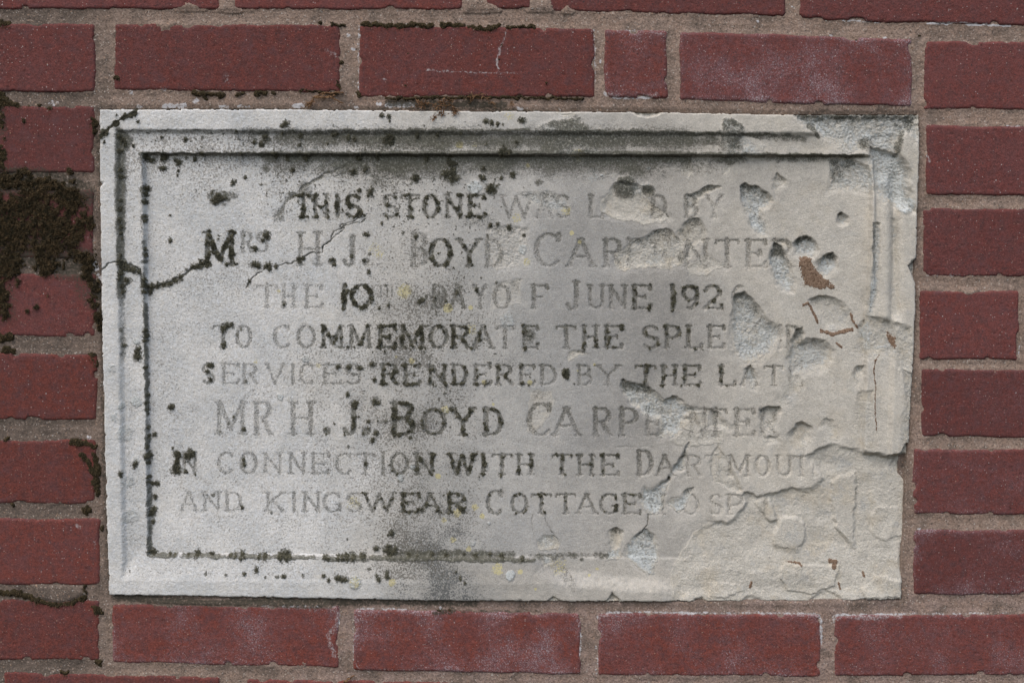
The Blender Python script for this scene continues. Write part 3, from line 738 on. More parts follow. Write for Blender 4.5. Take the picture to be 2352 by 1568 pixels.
for li, (t0, b0, t1, b1, letters) in enumerate(LINES):
    for it in letters:
        ch, xl, xr, dep, ms = it[:5]
        k = np.clip((xl - 480) / 1300, -.1, 1.1)
        top, bot = t0 + (t1 - t0) * k, b0 + (b1 - b0) * k
        if len(it) > 5:
            top += it[5]; bot += it[6]
        big = (bot - top) / 50.0
        thick, thin = 9.9 * min(big, 1.25), 5.2 * min(big, 1.2)
        if ch in 'HNMUVAWKY' :
            thick *= .88
        w = g.win([(xl - 8, top - 8), (xr + 8, bot + 8)], 4)
        u, v = UL[w], VL[w]
        s = np.full(u.shape, 99, np.float32)
        for st in GL[ch]:
            P = [(xl + p[0] * (xr - xl), top + p[1] * (bot - top)) for p in st]
            for a, b in zip(P[:-1], P[1:]):
                L = math.hypot(b[0] - a[0], b[1] - a[1]) + 1e-6
                wd = thin + (thick - thin) * (abs(b[1] - a[1]) / L) ** 1.3
                if L < 9 and len(st) == 2:
                    wd = thin
                s = np.minimum(s, seg_dist(u, v, a, b) - wd / 2)
        c = dep * .80 * ss(2.2, -4.0, s)
        boxes.append(w)
        line_id[w] = np.where((c > 0.10) & (c > carve[w]), len(boxes), line_id[w])
        carve[w] = np.maximum(carve[w], c)
        if ms > 0:
            inside = ss(2.8, -2.2, s)
            vr = (v - top) / (bot - top)
            f = inside * min(.80, .50 * ms + (.22 if xl > 1180 else .27)) * (1.0 + (0.30 - 0.5 * vr if xl > 1180 else 0.0))
            film[w] = np.maximum(film[w], f)
            if ms > .5:
                wide = ss(4.0, -1.0, s)
                m = wide + (ms - 1.0) * 1.35 + 1.5 * fine[w] - 0.22
                letter_moss[w] = np.maximum(letter_moss[w], m)
carve *= panel * (0.85 + 0.25 * fbm(U, V, 30, 2, 77))

# --- chips, spalls and hollows
cut = g.new(); lump = g.new()
def chip(view, pts, depth, soft=12, pl=0.0, dk=0.0, rough=0.8, fr=1.0, bowl=0.0):
    P = cv(view, pts)
    w = g.win(P, 10)
    s = poly_sd(UR[w], VR[w], P)
    yr = np.clip((V[w] - P[:, 1].min()) / (P[:, 1].max() - P[:, 1].min() + 1e-6), 0, 1)
    sf = soft * (0.30 + 1.7 * yr)
    t = ss(0.6, -1.0, s / sf)
    n = fbm(U[w], V[w], 22, 4, 81)
    n2 = fbm(U[w], V[w], 7, 3, 82)
    if depth > 3:
        depth *= 1.22
    d = depth * t * (0.95 + 0.20 * n) + rough * t * (0.42 * n2 + 0.12 * n)
    if rough > 1.25:
        d = d + .55 * t * fbm(U[w], V[w], 5.0, 2, 87)
    d = d * (1 - 0.55 * bowl * yr)
    if depth < 0:
        lump[w] = np.maximum(lump[w], t * (-depth) * (0.8 + .7 * n) + rough * t * .45 * np.abs(n2))
        d = d * 0
    cut[w] = np.maximum(cut[w], np.where(t > 0.02, d, 0))
    fresh[w] = np.maximum(fresh[w], fr * ss(1.0, -2.0, s))
    white[w] = np.where(s < 0, white[w] * .6, white[w])
    if pl:
        pale[w] = np.maximum(pale[w], pl * t * np.clip(0.74 + 0.55 * fbm(U[w], V[w], 40, 3, 83) + 0.30 * (yr - 0.4), 0, 1))
    if dk:
        film[w] = np.maximum(film[w], 1.0 * dk * ss(5, -8, s) * np.clip(1.15 - 2.5 * yr + 0.9 * n, 0, 1))


chip('MR', [(790, 150), (775, 110), (820, 75), (880, 62), (935, 105), (945, 160), (920, 200), (860, 210), (800, 190)], 4.6, 9, .65, 1.15, 1.4, bowl=.4)
chip('MR', [(625, 160), (650, 115), (700, 125), (740, 200), (760, 280), (785, 380), (775, 440), (720, 435), (670, 390), (640, 300), (615, 220)], 3.6, 9, .85, .95, 1.3)
chip('MR', [(650, 105), (700, 90), (780, 120), (780, 150), (690, 125)], 1.6, 5, 0, .75, .3)
chip('MR', [(940, 260), (990, 195), (1050, 175), (1080, 215), (1075, 270), (1040, 320), (1000, 335), (950, 295)], 4.4, 9, .75, .95, 1.3, bowl=.4)
chip('MR', [(890, 495), (950, 470), (1030, 480), (1110, 510), (1165, 590), (1200, 690), (1100, 718), (980, 712), (940, 620), (905, 550)], 3.4, 15, .18, .30, .6, bowl=.7)
chip('MR', [(370, 500), (395, 455), (450, 450), (500, 490), (560, 580), (610, 650), (690, 705), (705, 760), (640, 830), (560, 900), (500, 930), (440, 925), (380, 870), (358, 760), (363, 600)], 4.4, 14, .70, .55, 1.3, bowl=.35)
chip('MR', [(780, 750), (810, 695), (850, 685), (858, 740), (835, 785), (870, 772), (930, 765), (1000, 785), (1050, 845), (1045, 910), (1000, 965), (900, 990), (830, 1005), (760, 1030), (745, 900), (755, 820)], 4.6, 13, .58, .72, 1.2, bowl=.45)
chip('MR', [(750, 1000), (830, 1000), (850, 1090), (830, 1150), (770, 1200), (690, 1225), (680, 1180), (740, 1090)], 1.7, 14, .12, .2, .7)
chip('MR', [(445, 975), (490, 940), (525, 980), (535, 1040), (520, 1110), (490, 1100), (450, 1020)], 3.0, 9, .62, .75, .8)
chip('MR', [(1185, 1010), (1215, 955), (1275, 945), (1268, 990), (1230, 1030), (1215, 1078), (1190, 1060)], 3.0, 8, .55, .5, .8)
chip('MR', [(555, 1255), (620, 1232), (690, 1232), (705, 1270), (685, 1300), (662, 1360), (625, 1405), (580, 1385), (553, 1310)], 4.0, 14, .1, .35, .5, bowl=.7)
chip('MR', [(585, 1440), (620, 1422), (662, 1440), (690, 1468), (640, 1468), (600, 1475)], 2.4, 7, .1, .6, .5)
chip('MR', [(745, 1430), (760, 1395), (800, 1358), (850, 1338), (900, 1362), (915, 1430), (900, 1490), (840, 1525), (780, 1515), (752, 1465)], 4.2, 15, .12, .22, .5, bowl=.75)
chip('MR', [(955, 1365), (1010, 1305), (1060, 1330), (1088, 1400), (1085, 1460), (1030, 1445), (1000, 1390)], 2.2, 12, .2, .2, .9)
chip('I', [(385, 335), (400, 285), (520, 300), (590, 328), (650, 330), (720, 370), (790, 450), (850, 500), (930, 455), (990, 465), (1040, 530), (1130, 580), (1200, 575), (1235, 600), (1150, 612), (1095, 655), (1145, 700), (1130, 740), (1060, 735), (1040, 800), (1000, 865), (960, 890), (880, 870), (800, 910), (785, 870), (820, 740), (800, 695), (720, 690), (620, 640), (555, 570), (500, 550), (480, 480), (420, 430), (388, 380)], 3.6, 10, .80, .75, 1.5)
chip('I', [(870, 480), (930, 450), (1000, 465), (1040, 520), (960, 545), (880, 530)], 5.2, 10, 0, 1.2, 1.0)
chip('I', [(1100, 640), (1150, 605), (1240, 600), (1330, 640), (1340, 720), (1310, 780), (1200, 850), (1090, 820), (1050, 780)], 1.5, 14, .12, .2, .7)
chip('I', [(1345, 605), (1430, 600), (1470, 680), (1560, 770), (1640, 775), (1640, 800), (1580, 805), (1440, 800), (1390, 790), (1330, 790), (1340, 700)], 2.8, 8, .25, .6, .8)
chip('I', [(1020, 820), (1200, 860), (1340, 800), (1500, 810), (1500, 960), (1100, 990), (960, 960)], 1.3, 18, .22, .1, 1.1)
chip('C', [(-60, 230), (-30, 130), (30, 90), (80, 20), (110, -30), (200, -50), (340, -10), (480, 20), (520, 60), (490, 110), (440, 130), (480, 160), (545, 230), (690, 330), (600, 400), (400, 410), (200, 380), (60, 330), (-35, 300)], 2.8, 14, .05, .45, .8)
chip('C', [(265, 600), (330, 575), (420, 560), (500, 500), (590, 465), (660, 455), (710, 490), (745, 540), (800, 560), (835, 600), (845, 680), (855, 830), (760, 865), (640, 905), (560, 870), (480, 890), (300, 885), (200, 915), (120, 895), (95, 830), (105, 730), (180, 690), (250, 650)], 2.6, 11, .34, .60, 1.3)
chip('C', [(830, 450), (845, 395), (905, 355), (965, 340), (1025, 380), (1065, 450), (1085, 540), (1060, 605), (1000, 625), (955, 700), (945, 790), (870, 835), (850, 760), (860, 640), (790, 590), (755, 520)], 2.6, 9, .16, .55, 1.0)
chip('C', [(1050, 720), (1150, 760), (1230, 830), (1320, 830), (1330, 880), (1200, 900), (1100, 960), (900, 950), (880, 860), (1000, 800)], 1.4, 12, .1, .35, .8)
chip('C', [(862, 180), (875, 100), (940, 85), (1000, 55), (1050, 15), (1100, 0), (1240, 0), (1150, 55), (1065, 95), (1012, 150), (985, 230), (935, 305), (865, 315)], 2.2, 6, 0, .85, .8)
chip('TR', [(415, 1275), (440, 1255), (540, 1275), (600, 1315), (640, 1370), (612, 1420), (565, 1440), (555, 1470), (600, 1540), (595, 1600), (550, 1610), (490, 1540), (450, 1440), (425, 1380)], 3.4, 8, .85, .72, 1.5)
chip('TR', [(648, 1230), (668, 1180), (735, 1230), (738, 1262), (692, 1290), (668, 1350), (650, 1300)], 2.8, 8, .25, .55, .8)
chip('TR', [(1083, 1505), (1088, 1465), (1120, 1448), (1152, 1490), (1158, 1522), (1120, 1545), (1095, 1528)], 4.2, 6, .5, 1.2, .8)
chip('TR', [(300, 1150), (330, 1120), (360, 1130), (350, 1180), (310, 1200)], 1.5, 8, .1, .6, .8)
chip('TR', [(15, 1100), (70, 1090), (90, 1180), (60, 1250), (20, 1180)], 1.6, 8, .1, .8, .8)
chip('TR', [(30, 1350), (100, 1330), (100, 1420), (50, 1470)], 1.5, 8, .3, .4, .8)
chip('L', [(1140, -20), (1085, 100), (1070, 285), (965, 295), (905, 400), (865, 520), (850, 700), (765, 770), (690, 760), (635, 700), (595, 620), (620, 540), (645, 455), (690, 490), (780, 460), (900, 355), (945, 270), (1030, 140), (1080, 20)], 2.9, 8, .85, .72, 1.4)
chip('L', [(780, 470), (900, 358), (925, 370), (880, 440), (800, 480)], 4.8, 5, 0, 1.25, .6)
chip('L', [(935, 300), (970, 230), (1030, 140), (1080, 120), (1060, 200), (1010, 270), (1070, 285), (960, 310)], 4.0, 5, .2, 1.1, .6)
chip('L', [(875, 640), (930, 598), (1000, 588), (1050, 535), (1110, 480), (1180, 470), (1155, 560), (1105, 620), (1070, 695), (1000, 745), (940, 690)], 2.0, 8, .85, .55, 1.1)
chip('L', [(300, 30), (340, 60), (420, 60), (700, 40), (760, 60), (740, 120), (720, 100), (700, 40)], .4, 4, 0, .1, .3, fr=.1)
chip('BM', [(1815, 535), (1860, 508), (1912, 530), (1902, 580), (1892, 655), (1850, 675), (1812, 620)], 3.0, 9, .15, .6, .8)
chip('BM', [(1925, 645), (1980, 570), (2060, 515), (2115, 560), (2145, 640), (2145, 720), (2110, 825), (2050, 815), (1985, 760), (1925, 720)], 2.6, 9, .95, .6, 1.1)
chip('BM', [(1795, 662), (1890, 652), (1905, 720), (1795, 730)], 1.2, 8, .85, .1, .8)
chip('BM', [(1325, 600), (1360, 568), (1430, 560), (1485, 620), (1455, 665), (1325, 665)], 1.8, 10, .45, .55, 1.0)
chip('BM', [(1340, 690), (1420, 690), (1440, 760), (1360, 770)], 1.0, 10, .6, 0, .7)
chip('MM', [(1895, 1060), (1905, 1045), (1960, 1058), (1950, 1075)], 3, 5, 0, 1.2, .4)
chip('MM', [(1530, 900), (1545, 850), (1640, 840), (1670, 870), (1580, 890), (1530, 925)], 1.2, 6, 0, .75, .4)
chip('MM', [(1260, 1200), (1280, 1120), (1420, 1120), (1440, 1190), (1400, 1300), (1290, 1420), (1250, 1400)], .6, 14, .05, .28, .7, fr=.5)
chip('MM', [(960, 20), (990, -20), (1260, 10), (1250, 80), (1230, 260), (1020, 300), (970, 180)], 1.1, 10, .25, .35, 1.4, fr=.3)
chip('MM', [(1010, 400), (1060, 370), (1210, 360), (1220, 520), (1080, 560), (1000, 570)], .8, 12, .15, .35, 1.0, fr=.3)
chip('TM', [(1180, 1330), (1290, 1310), (1400, 1310), (1540, 1370), (1530, 1450), (1400, 1440), (1310, 1400)], .7, 10, .55, .5, 1.2, fr=.2)
chip('B', [(1390, 130), (1450, 90), (1650, 80), (1840, 230), (1800, 290), (1560, 250)], .8, 10, .5, .55, 1.2, fr=.2)
# corner of the frame lost at the top right
chip('TR', [(735, 770), (1625, 770), (1625, 985), (1600, 975), (1550, 905), (1510, 940), (1490, 1050), (1330, 1060), (1270, 980), (1100, 1090), (1090, 990), (960, 930), (900, 900), (800, 830)], 1.8, 20, .72, .55, 2.6, bowl=.2)
chip('TR', [(1030, 1090), (1160, 1080), (1240, 1110), (1330, 1160), (1340, 1250), (1300, 1330), (1200, 1300), (1080, 1290), (1020, 1310), (1040, 1200)], 2.6, 10, .62, .75, 2.0)
chip('TR', [(1290, 1000), (1490, 1050), (1550, 1150), (1570, 1350), (1600, 1440), (1550, 1420), (1440, 1400), (1380, 1380), (1330, 1300), (1310, 1150)], 3.6, 16, .92, .12, 1.6)
chip('MR', [(1310, -30), (1360, -30), (1360, 250), (1345, 420), (1330, 560), (1290, 640), (1270, 640), (1295, 420), (1310, 200)], 2.2, 6, .85, .35, .9)
chip('MR', [(1440, -20), (1475, -20), (1470, 80), (1445, 90)], .8, 6, .8, 0, .5)
chip('MR', [(1225, 690), (1280, 600), (1370, 632), (1480, 650), (1565, 690), (1588, 800), (1580, 1010), (1500, 985), (1455, 900), (1380, 850), (1300, 910), (1235, 860)], 2.8, 16, .30, .22, 1.2)
chip('MR', [(1225, 720), (1290, 620), (1310, 700), (1320, 800), (1450, 800), (1440, 840), (1330, 840), (1250, 860)], 2.9, 10, .75, 0, 1.1)
chip('MR', [(1440, -60), (1500, -60), (1500, 620), (1445, 610)], 1.6, 14, .04, .22, .5)
chip('MR', [(1230, 1130), (1320, 1110), (1325, 1500), (1210, 1510), (1200, 1270)], 1.4, 14, .25, .1, .9)
chip('MR', [(1500, 960), (1600, 990), (1600, 1600), (1500, 1560), (1520, 1300), (1530, 1100)], 2.4, 12, .3, .25, 1.0)
chip('TM', [(1330, 870), (1400, 820), (1560, 810), (1640, 850), (1760, 890), (1760, 1040), (1740, 1110), (1600, 1130), (1440, 1110), (1400, 1020), (1380, 940)], -0.9, 22, .45, .95, 2.2, fr=.2)
chip('TM', [(1840, 1270), (1880, 1210), (1950, 1200), (2010, 1240), (2080, 1240), (2120, 1280), (2100, 1330), (2030, 1350), (1960, 1370), (1900, 1340), (1850, 1310)], -1.8, 12, .50, 1.2, 2.0, fr=.1)
chip('TM', [(1700, 890), (1900, 880), (2352, 890), (2352, 1000), (2100, 1010), (1800, 1000)], -.25, 24, .40, .9, 1.2, fr=.1)
chip('TR', [(265, 900), (280, 820), (350, 800), (430, 860), (440, 920), (590, 1000), (580, 1060), (430, 1110), (290, 1090), (270, 990)], -1.4, 14, .55, 1.1, 2.2, fr=.2)
for P, lev in (([(760, 790), (1625, 780), (1625, 970), (1550, 905), (1505, 930), (1490, 1060), (1330, 1080), (1240, 1000), (1060, 1000), (960, 935), (880, 890)], -3.6), ([(1270, 1010), (1490, 1040), (1560, 1150), (1580, 1360), (1600, 1450), (1540, 1430), (1440, 1410), (1330, 1330), (1290, 1180)], -5.2)):
    q_ = poly_sd(UR, VR, cv('TR', P))
    H = H + (lev + 1.1 * fbm(U, V, 34, 3, 98) - H) * ss(6, -16, q_) * .85
# right border: swelling before the groove, hollow before the rim
qx0, qy0 = (U / NS - 1976) / .42535, (V / NS - 660) / .42535
rise = ss(1130, 1312, qx0) * ss(1340, 1316, qx0) * ss(-560, -420, qy0) * ss(560, 380, qy0)
H = H + 2.6 * rise
H = H - 3.6 * np.exp(-((qx0 - 1472) / 30.0) ** 2) * ss(-420, -300, qy0) * ss(660, 560, qy0)
H = H + 3.0 * np.exp(-((qx0 - 1400) / 42.0) ** 2) * ss(-380, -280, qy0) * ss(660, 600, qy0)
# broad weathering along the foot of the frame
ero = poly_sd(UR, VR, cv('BM', [(1290, 700), (1480, 640), (1800, 640), (2060, 660), (2352, 600), (2352, 920), (1950, 900), (1500, 860), (1320, 800)]))
er = ss(14, -24, ero)
H = H + (np.minimum(H, -5.6 - 1.6 * ss(1250, 1180, V)) * .8 + H * .2 - H) * er

# outline notches broken out of the front arris: deep at the edge, fading inwards
def notch(view, pts, depth=9, fr=1.0, dk=.0, pl=0.0):
    P = cv(view, pts)
    w = g.win(P, 8)
    s = poly_sd(UR[w] * .4 + UW[w] * .6, VR[w] * .4 + VW[w] * .6, P)
    t = ss(1.5, -7.5, s)
    cut[w] = np.maximum(cut[w], depth * t * (0.9 + .3 * fbm(U[w], V[w], 15, 3, 86)))
    fresh[w] = np.maximum(fresh[w], fr * ss(2, -2, s))
    if dk:
        film[w] = np.maximum(film[w], dk * ss(1, -4, s))
    if pl:
        pale[w] = np.maximum(pale[w], pl * ss(1, -4, s))


notch('BR', [(60, 1030), (85, 1000), (100, 985), (150, 975), (180, 1000), (205, 1030)])
notch('BR', [(390, 1030), (415, 1000), (440, 975), (500, 968), (560, 990), (600, 1030)])
notch('BR', [(670, 1030), (690, 998), (720, 1000), (740, 1030)], 7)
notch('BR', [(860, 1030), (885, 990), (920, 960), (960, 945), (1000, 928), (1060, 950), (1110, 985), (1150, 1030)])
notch('BR', [(1200, 1030), (1225, 985), (1260, 982), (1300, 992), (1310, 1030)], 7)
notch('BR', [(1500, 620), (1535, 590), (1570, 590), (1570, 930), (1510, 880), (1495, 850), (1490, 740)], 9)
notch('BR', [(1425, 90), (1500, 160), (1545, 215), (1570, 215), (1570, -80), (1530, -80), (1480, 20)], 8)
notch('BM', [(1775, 1005), (1800, 985), (1830, 930), (1850, 955), (1895, 1005)], 7)
notch('BM', [(1360, 1005), (1400, 985), (1430, 960), (1470, 985), (1530, 1005)], 5)
notch('TM', [(1340, 745), (1400, 762), (1480, 775), (1570, 778), (1615, 745)], 6)
notch('TM', [(1920, 745), (1960, 782), (2010, 798), (2080, 808), (2150, 795), (2200, 745)], 8)
notch('TL', [(670, 1235), (692, 1240), (718, 1255), (700, 1275), (670, 1285)], 8, 0)
notch('MR', [(1620, 190), (1590, 215), (1545, 262), (1575, 335), (1600, 385), (1620, 385)], 8, 1, .3)
notch('BL', [(720, 500), (745, 510), (748, 540), (730, 550)], 8, 0, .6)
notch('TM', [(1440, 770), (1470, 762), (1500, 780), (1570, 782), (1620, 770), (1570, 800), (1490, 800)], 2)

# the great spall at the lower right, with islands of the old face left standing
REG = cv('BR', [(880, 30), (930, -10), (970, -30), (1060, -55), (1150, -25), (1230, -15), (1330, 10), (1440, 15), (1600, 0), (1600, 1040), (-60, 1040), (-60, 800), (0, 690), (60, 600), (100, 540), (200, 475), (240, 470), (290, 472), (330, 490), (400, 432), (462, 345), (440, 300), (452, 272), (530, 300), (600, 291), (690, 270), (770, 240), (880, 265), (960, 212), (1000, 172), (965, 130), (900, 70)])
s_reg = poly_sd(UR, VR, REG)
STRIP = cv('BR', [(255, -60), (320, 0), (350, 60), (395, 180), (445, 262), (400, 285), (345, 270), (290, 230), (230, 200), (200, 60)])
s_reg2 = poly_sd(UR, VR, STRIP)
isl = g.new(99.0)
for P in ([(525, 342), (580, 308), (628, 330), (645, 400), (665, 455), (640, 470), (600, 450), (570, 400)], [(645, 570), (690, 462), (720, 445), (800, 445), (852, 482), (862, 590), (802, 668), (720, 656), (648, 625)],
          [(1048, 205), (1110, 165), (1205, 138), (1212, 280), (1197, 400), (1192, 640), (1150, 600), (1095, 540), (1058, 430), (1038, 300)], [(225, 20), (250, 15), (262, 150), (285, 205), (255, 195), (230, 160)]):
    isl = np.minimum(isl, poly_sd(UR, VR, cv('BR', P)))
q = V - cv('BR', [(0, 0)])[0, 1]
qy = (V / NS - 1317) / .42535; qx = (U / NS - 1976) / .42535
floor = -11.4 + (PANEL + 8.2) * .8 + 4.2 * ss(560, 900, qy) + 2.2 * ss(900, 1000, qy) + 3.2 * ss(1150, 1480, qx) - 0.9 * np.exp(-((qy - 60) / 60.0) ** 2) * ss(850, 1000, qx) + 0.8 * ss(300, 80, qy) * ss(1000, 1100, qx)
floor = floor + 1.5 * fbm(U, V, 80, 4, 91) + 0.55 * fbm(U, V, 24, 4, 92, .55) + 0.22 * fbm(U, V, 6, 2, 93)
ridged = 1 - np.abs(fbm(U, V, 46, 4, 94)) * 2
floor = floor + 0.35 * ridged
sT = np.maximum(s_reg, -isl)
softk = 5 + 30 * ss(300, 100, qx) + 5 * ss(0, .5, fbm(U, V, 60, 2, 99))
tS = ss(1.0, -1.0, s_reg / softk) * ss(1.0, -1.0, -(isl - 1.0) / (4.0 + 6 * ss(600, 700, qy)))
islz = ss(1, -8, isl)
fresh = np.maximum(fresh, ss(1, -3, s_reg))
H0 = np.minimum(H, np.where(islz > .01, H, H))
base = np.where(isl < 2, np.minimum(H, PANEL - 0.9), H)
Hs = base + (np.minimum(base, floor) - base) * tS
t2 = ss(1.0, -7.0, np.maximum(s_reg2, -isl)) * (1 - tS)
Hs = Hs - 1.8 * t2 * (1 + .5 * fbm(U, V, 18, 3, 95))
fresh = np.maximum(fresh, ss(1, -3, s_reg2))
# remnants of the frame along the foot
for P, up_ in (([(675, 850), (690, 757), (760, 752), (900, 757), (1098, 760), (1080, 835), (1050, 905), (900, 965), (740, 940)], 1.4), ([(190, 880), (300, 870), (430, 900), (440, 930), (330, 985), (200, 990)], 1.0),
             ([(1230, 930), (1330, 830), (1400, 820), (1500, 870), (1510, 985), (1250, 990)], 1.2), ([(1310, 420), (1340, 370), (1480, 360), (1540, 430), (1530, 560), (1400, 610), (1310, 560)], .9)):
    q_ = poly_sd(UR, VR, cv('BR', P))
    Hs = Hs + up_ * ss(0.5, -5, q_)
cv_t = np.clip(1 - cut / 1.2, 0, 1) * (1 - tS)
Hc = Hs - np.maximum(carve * cv_t, 0) - cut * (1 - 0.75 * tS) + lump
line_id[(cv_t < .35)] = 0
letter_moss = np.where(cv_t < .5, 0, letter_moss)
film = np.where((cv_t < .35) & (fresh > .5) & (tS > .5), np.minimum(film, .10), film)
film = np.maximum(film, 0.42 * ss(-4, 0, sT) * ss(3, 0, sT) * (qy < 330) * (qx > 400) * ss(-.2, .4, fbm(U, V, 40, 2, 97)))

# --- cracks
def crack(view, pts, width, depth, fl=0.0, ms=None):
    P = cv(view, pts)
    w = g.win(P, 14)
    d = line_sd(UR[w], VR[w], P)
    wd = width * (0.75 + .7 * pn(U[w] / 22, V[w] / 22, 101))
    Hc[w] -= .7 * depth * ss(wd, 0, d)
    if fl:
        film[w] = np.maximum(film[w], fl * ss(wd * 1.3, wd * .2, d))
    if ms:
        m = 1.0 - d / (cr(view, ms) * (0.8 + 1.1 * pn(U[w] / 16, V[w] / 16, 102)))
        moss[w] = np.maximum(moss[w], m)


crack('TL', [(688, 945), (760, 880), (830, 820), (880, 795), (955, 750)], 4.5, 2.5, .9, 20)
crack('ML', [(700, 285), (745, 250), (800, 232), (850, 250), (960, 295), (985, 400), (1000, 425), (1100, 400), (1230, 345), (1300, 285), (1420, 235)], 4, 2.2, .9)
crack('ML', [(1675, 415), (1720, 350), (1800, 285), (1900, 262), (2050, 220), (2100, 190), (2190, 170), (2200, 130), (2255, 90), (2352, 10)], 2.2, 1.6, .85)
crack('A', [(1480, 545), (1500, 495), (1590, 450), (1640, 420), (1740, 385), (1800, 400), (1850, 350)], 2.2, 1.6, .9)
crack('A', [(1180, 760), (1280, 715), (1365, 700), (1385, 640), (1470, 590), (1500, 500)], 2.0, 1.4, .8)
crack('TM', [(-40, 1545), (30, 1520), (140, 1480), (160, 1440)], 2.5, 1.5, .8)
crack('TL', [(2050, 1300), (2100, 1260), (2200, 1200), (2352, 1140)], 7, 1.4, .75)
crack('TL', [(1880, 1480), (1920, 1420), (1960, 1360), (2010, 1320)], 10, 1.0, .62)
crack('L', [(680, 750), (665, 860), (620, 930), (560, 1000)], 2.2, 1.5, .7)
crack('BM', [(1290, 400), (1285, 480), (1300, 560)], 2.0, .7, .45)
crack('BM', [(1340, 400), (1390, 480), (1420, 540), (1480, 620)], 2.0, .7, .45)
crack('ML', [(1665, 950), (1665, 1150), (1660, 1300)], 1.6, .3, .25)
crack('C', [(480, 160), (540, 230), (680, 330)], 2.0, .9, .6)
crack('MR', [(1135, 855), (1170, 850), (1210, 830)], 1.8, .6, .4)
crack('TM', [(2090, 1400), (2160, 1450)], 1.8, .6, .5)

# --- general surface of the stone
rough = 0.30 * fbm(U, V, 40, 3, 110) + 0.16 * fbm(U, V, 9, 3, 111)
wl = ss(1250, 500, U)
Hc = Hc + rough + 0.22 * wl * fbm(U, V, 5.5, 2, 112) + 0.30 * np.clip(pale, 0, 1) * fbm(U, V, 6, 2, 113)
Hc = Hc + .22 * np.clip(fresh, 0, 1) * fbm(U, V, 4.5, 2, 115)
pits = pn(U / 4.5, V / 4.5, 114)
Hc = Hc - 0.45 * ss(.55, .8, pits) * (0.4 + .6 * wl)

# --- colouring by growth and weather (fixed to the stone)
n1, n2_ = fbm(U, V, 240, 4, 120), fbm(U, V, 90, 4, 121)
w_fld = np.clip(ss(1180, 520, U + 260 * n1 + 120 * (V - 800) / 500 * 0 - 220 * ss(700, 1300, V) * ss(900, 500, U)) + 0.25 * n2_, 0, 1)
w_fld = np.maximum(w_fld, 0.42 * ss(1600, 1100, U + 160 * n1) * ss(1320, 1250, V) * 0.9)
w_fld = np.maximum(w_fld, 0.80 * ss(-16, 2, s1) * ss(1050, 800, U))
white[:] = np.where(fresh > .5, w_fld * .35, w_fld)
g_fld = np.exp(-((U - 1360) / 250.0) ** 2) * (0.25 + .75 * np.exp(-((V - 760) / 380.0) ** 2)) * (1 + .35 * n1)
g_fld = np.maximum(g_fld, 0.9 * np.exp(-((U - 1480) / 220.0) ** 2 - ((V - 760) / 240.0) ** 2))
g_fld = np.maximum(g_fld, .75 * np.exp(-((U - 1200) / 260.0) ** 2 - ((V - 1230) / 170.0) ** 2))
g_fld = np.maximum(g_fld, .55 * np.exp(-((U - 1750) / 200.0) ** 2 - ((V - 430) / 90.0) ** 2) * ss(700, 300, V))
g_fld = np.maximum(g_fld, .62 * np.exp(-((U - 1040) / 190.0) ** 2) * ss(560, 760, V))
g_fld = np.maximum(g_fld, .50 * ss(650, 1100, U) * ss(1720, 1500, U + 90 * n2_) * panel)
grey[:] = np.clip(g_fld * 1.25 * (1 + .3 * n2_), 0, 1) * (1 - .85 * np.clip(fresh, 0, 1))
sp_fld = 0.20 * ss(1900, 1500, U) + .34 * ss(1150, 900, U) * 1.0
sp_fld = sp_fld + .36 * np.exp(-((U - 1010) / 210.0) ** 2) * ss(480, 700, V) * .9
sp_fld = sp_fld + .30 * np.exp(-((V - 345) / 90.0) ** 2) * ss(2000, 1500, U)
sp_fld = sp_fld * (1 + .55 * n2_ + .3 * n1)
sp_fld = np.where(s1 > -2, sp_fld * .55, sp_fld)
speck[:] = np.clip(sp_fld, 0, 1) * (1 - .7 * np.clip(fresh, 0, 1))
so = np.exp(-((U - 1010 - 18 * n2_) / 85.0) ** 2) * ss(860, 1080, V) * .55
so = np.maximum(so, .72 * np.exp(-((U - 1010) / 120.0) ** 2) * ss(1120, 1240, V))
so = np.maximum(so, .95 * np.exp(-((U - 1015) / 75.0) ** 2 - ((V - 1322) / 34.0) ** 2))
so = np.maximum(so, .60 * np.exp(-((U - 960) / 130.0) ** 2 - ((V - 970) / 70.0) ** 2))
so = np.maximum(so, .42 * np.exp(-((U - 1170) / 190.0) ** 2 - ((V - 850) / 120.0) ** 2))
so = np.maximum(so, .40 * np.exp(-((U - 1050) / 260.0) ** 2 - ((V - 700) / 160.0) ** 2))
so = np.maximum(so, .50 * np.exp(-((U - 880) / 90.0) ** 2 - ((V - 860) / 60.0) ** 2))
soot[:] = np.clip(so * 1.22 * (0.85 + .7 * n2_), 0, .86) * (1 - .8 * np.clip(fresh, 0, 1))

# algae along the mouldings
along = fbm(U, V * 0.2, 50, 3, 130)
def film_line(view, pts, r, amt, nz=.55):
    P = cv(view, pts); R = cr(view, r)
    w = g.win(P, 3 * R)
    d = line_sd(UR[w], VR[w], P) / R
    film[w] = np.maximum(film[w], amt * (1 - ss(.3, 1.5, d)) * np.clip(1 + nz * 1.5 * fbm(U[w], V[w], 36, 3, 131), 0, 1.5))


def film_blob(view, x, y, rx, ry, amt):
    c = cv(view, [(x, y)])[0]; rx, ry = cr(view, rx), cr(view, ry)
    w = g.win([(c[0] - rx, c[1] - ry), (c[0] + rx, c[1] + ry)], 20)
    d = np.hypot((UR[w] - c[0]) / rx, (VR[w] - c[1]) / ry)
    film[w] = np.maximum(film[w], amt * (1 - ss(.35, 1.35, d)) * np.clip(1 + .8 * fbm(U[w], V[w], 26, 3, 132), 0, 1.4))


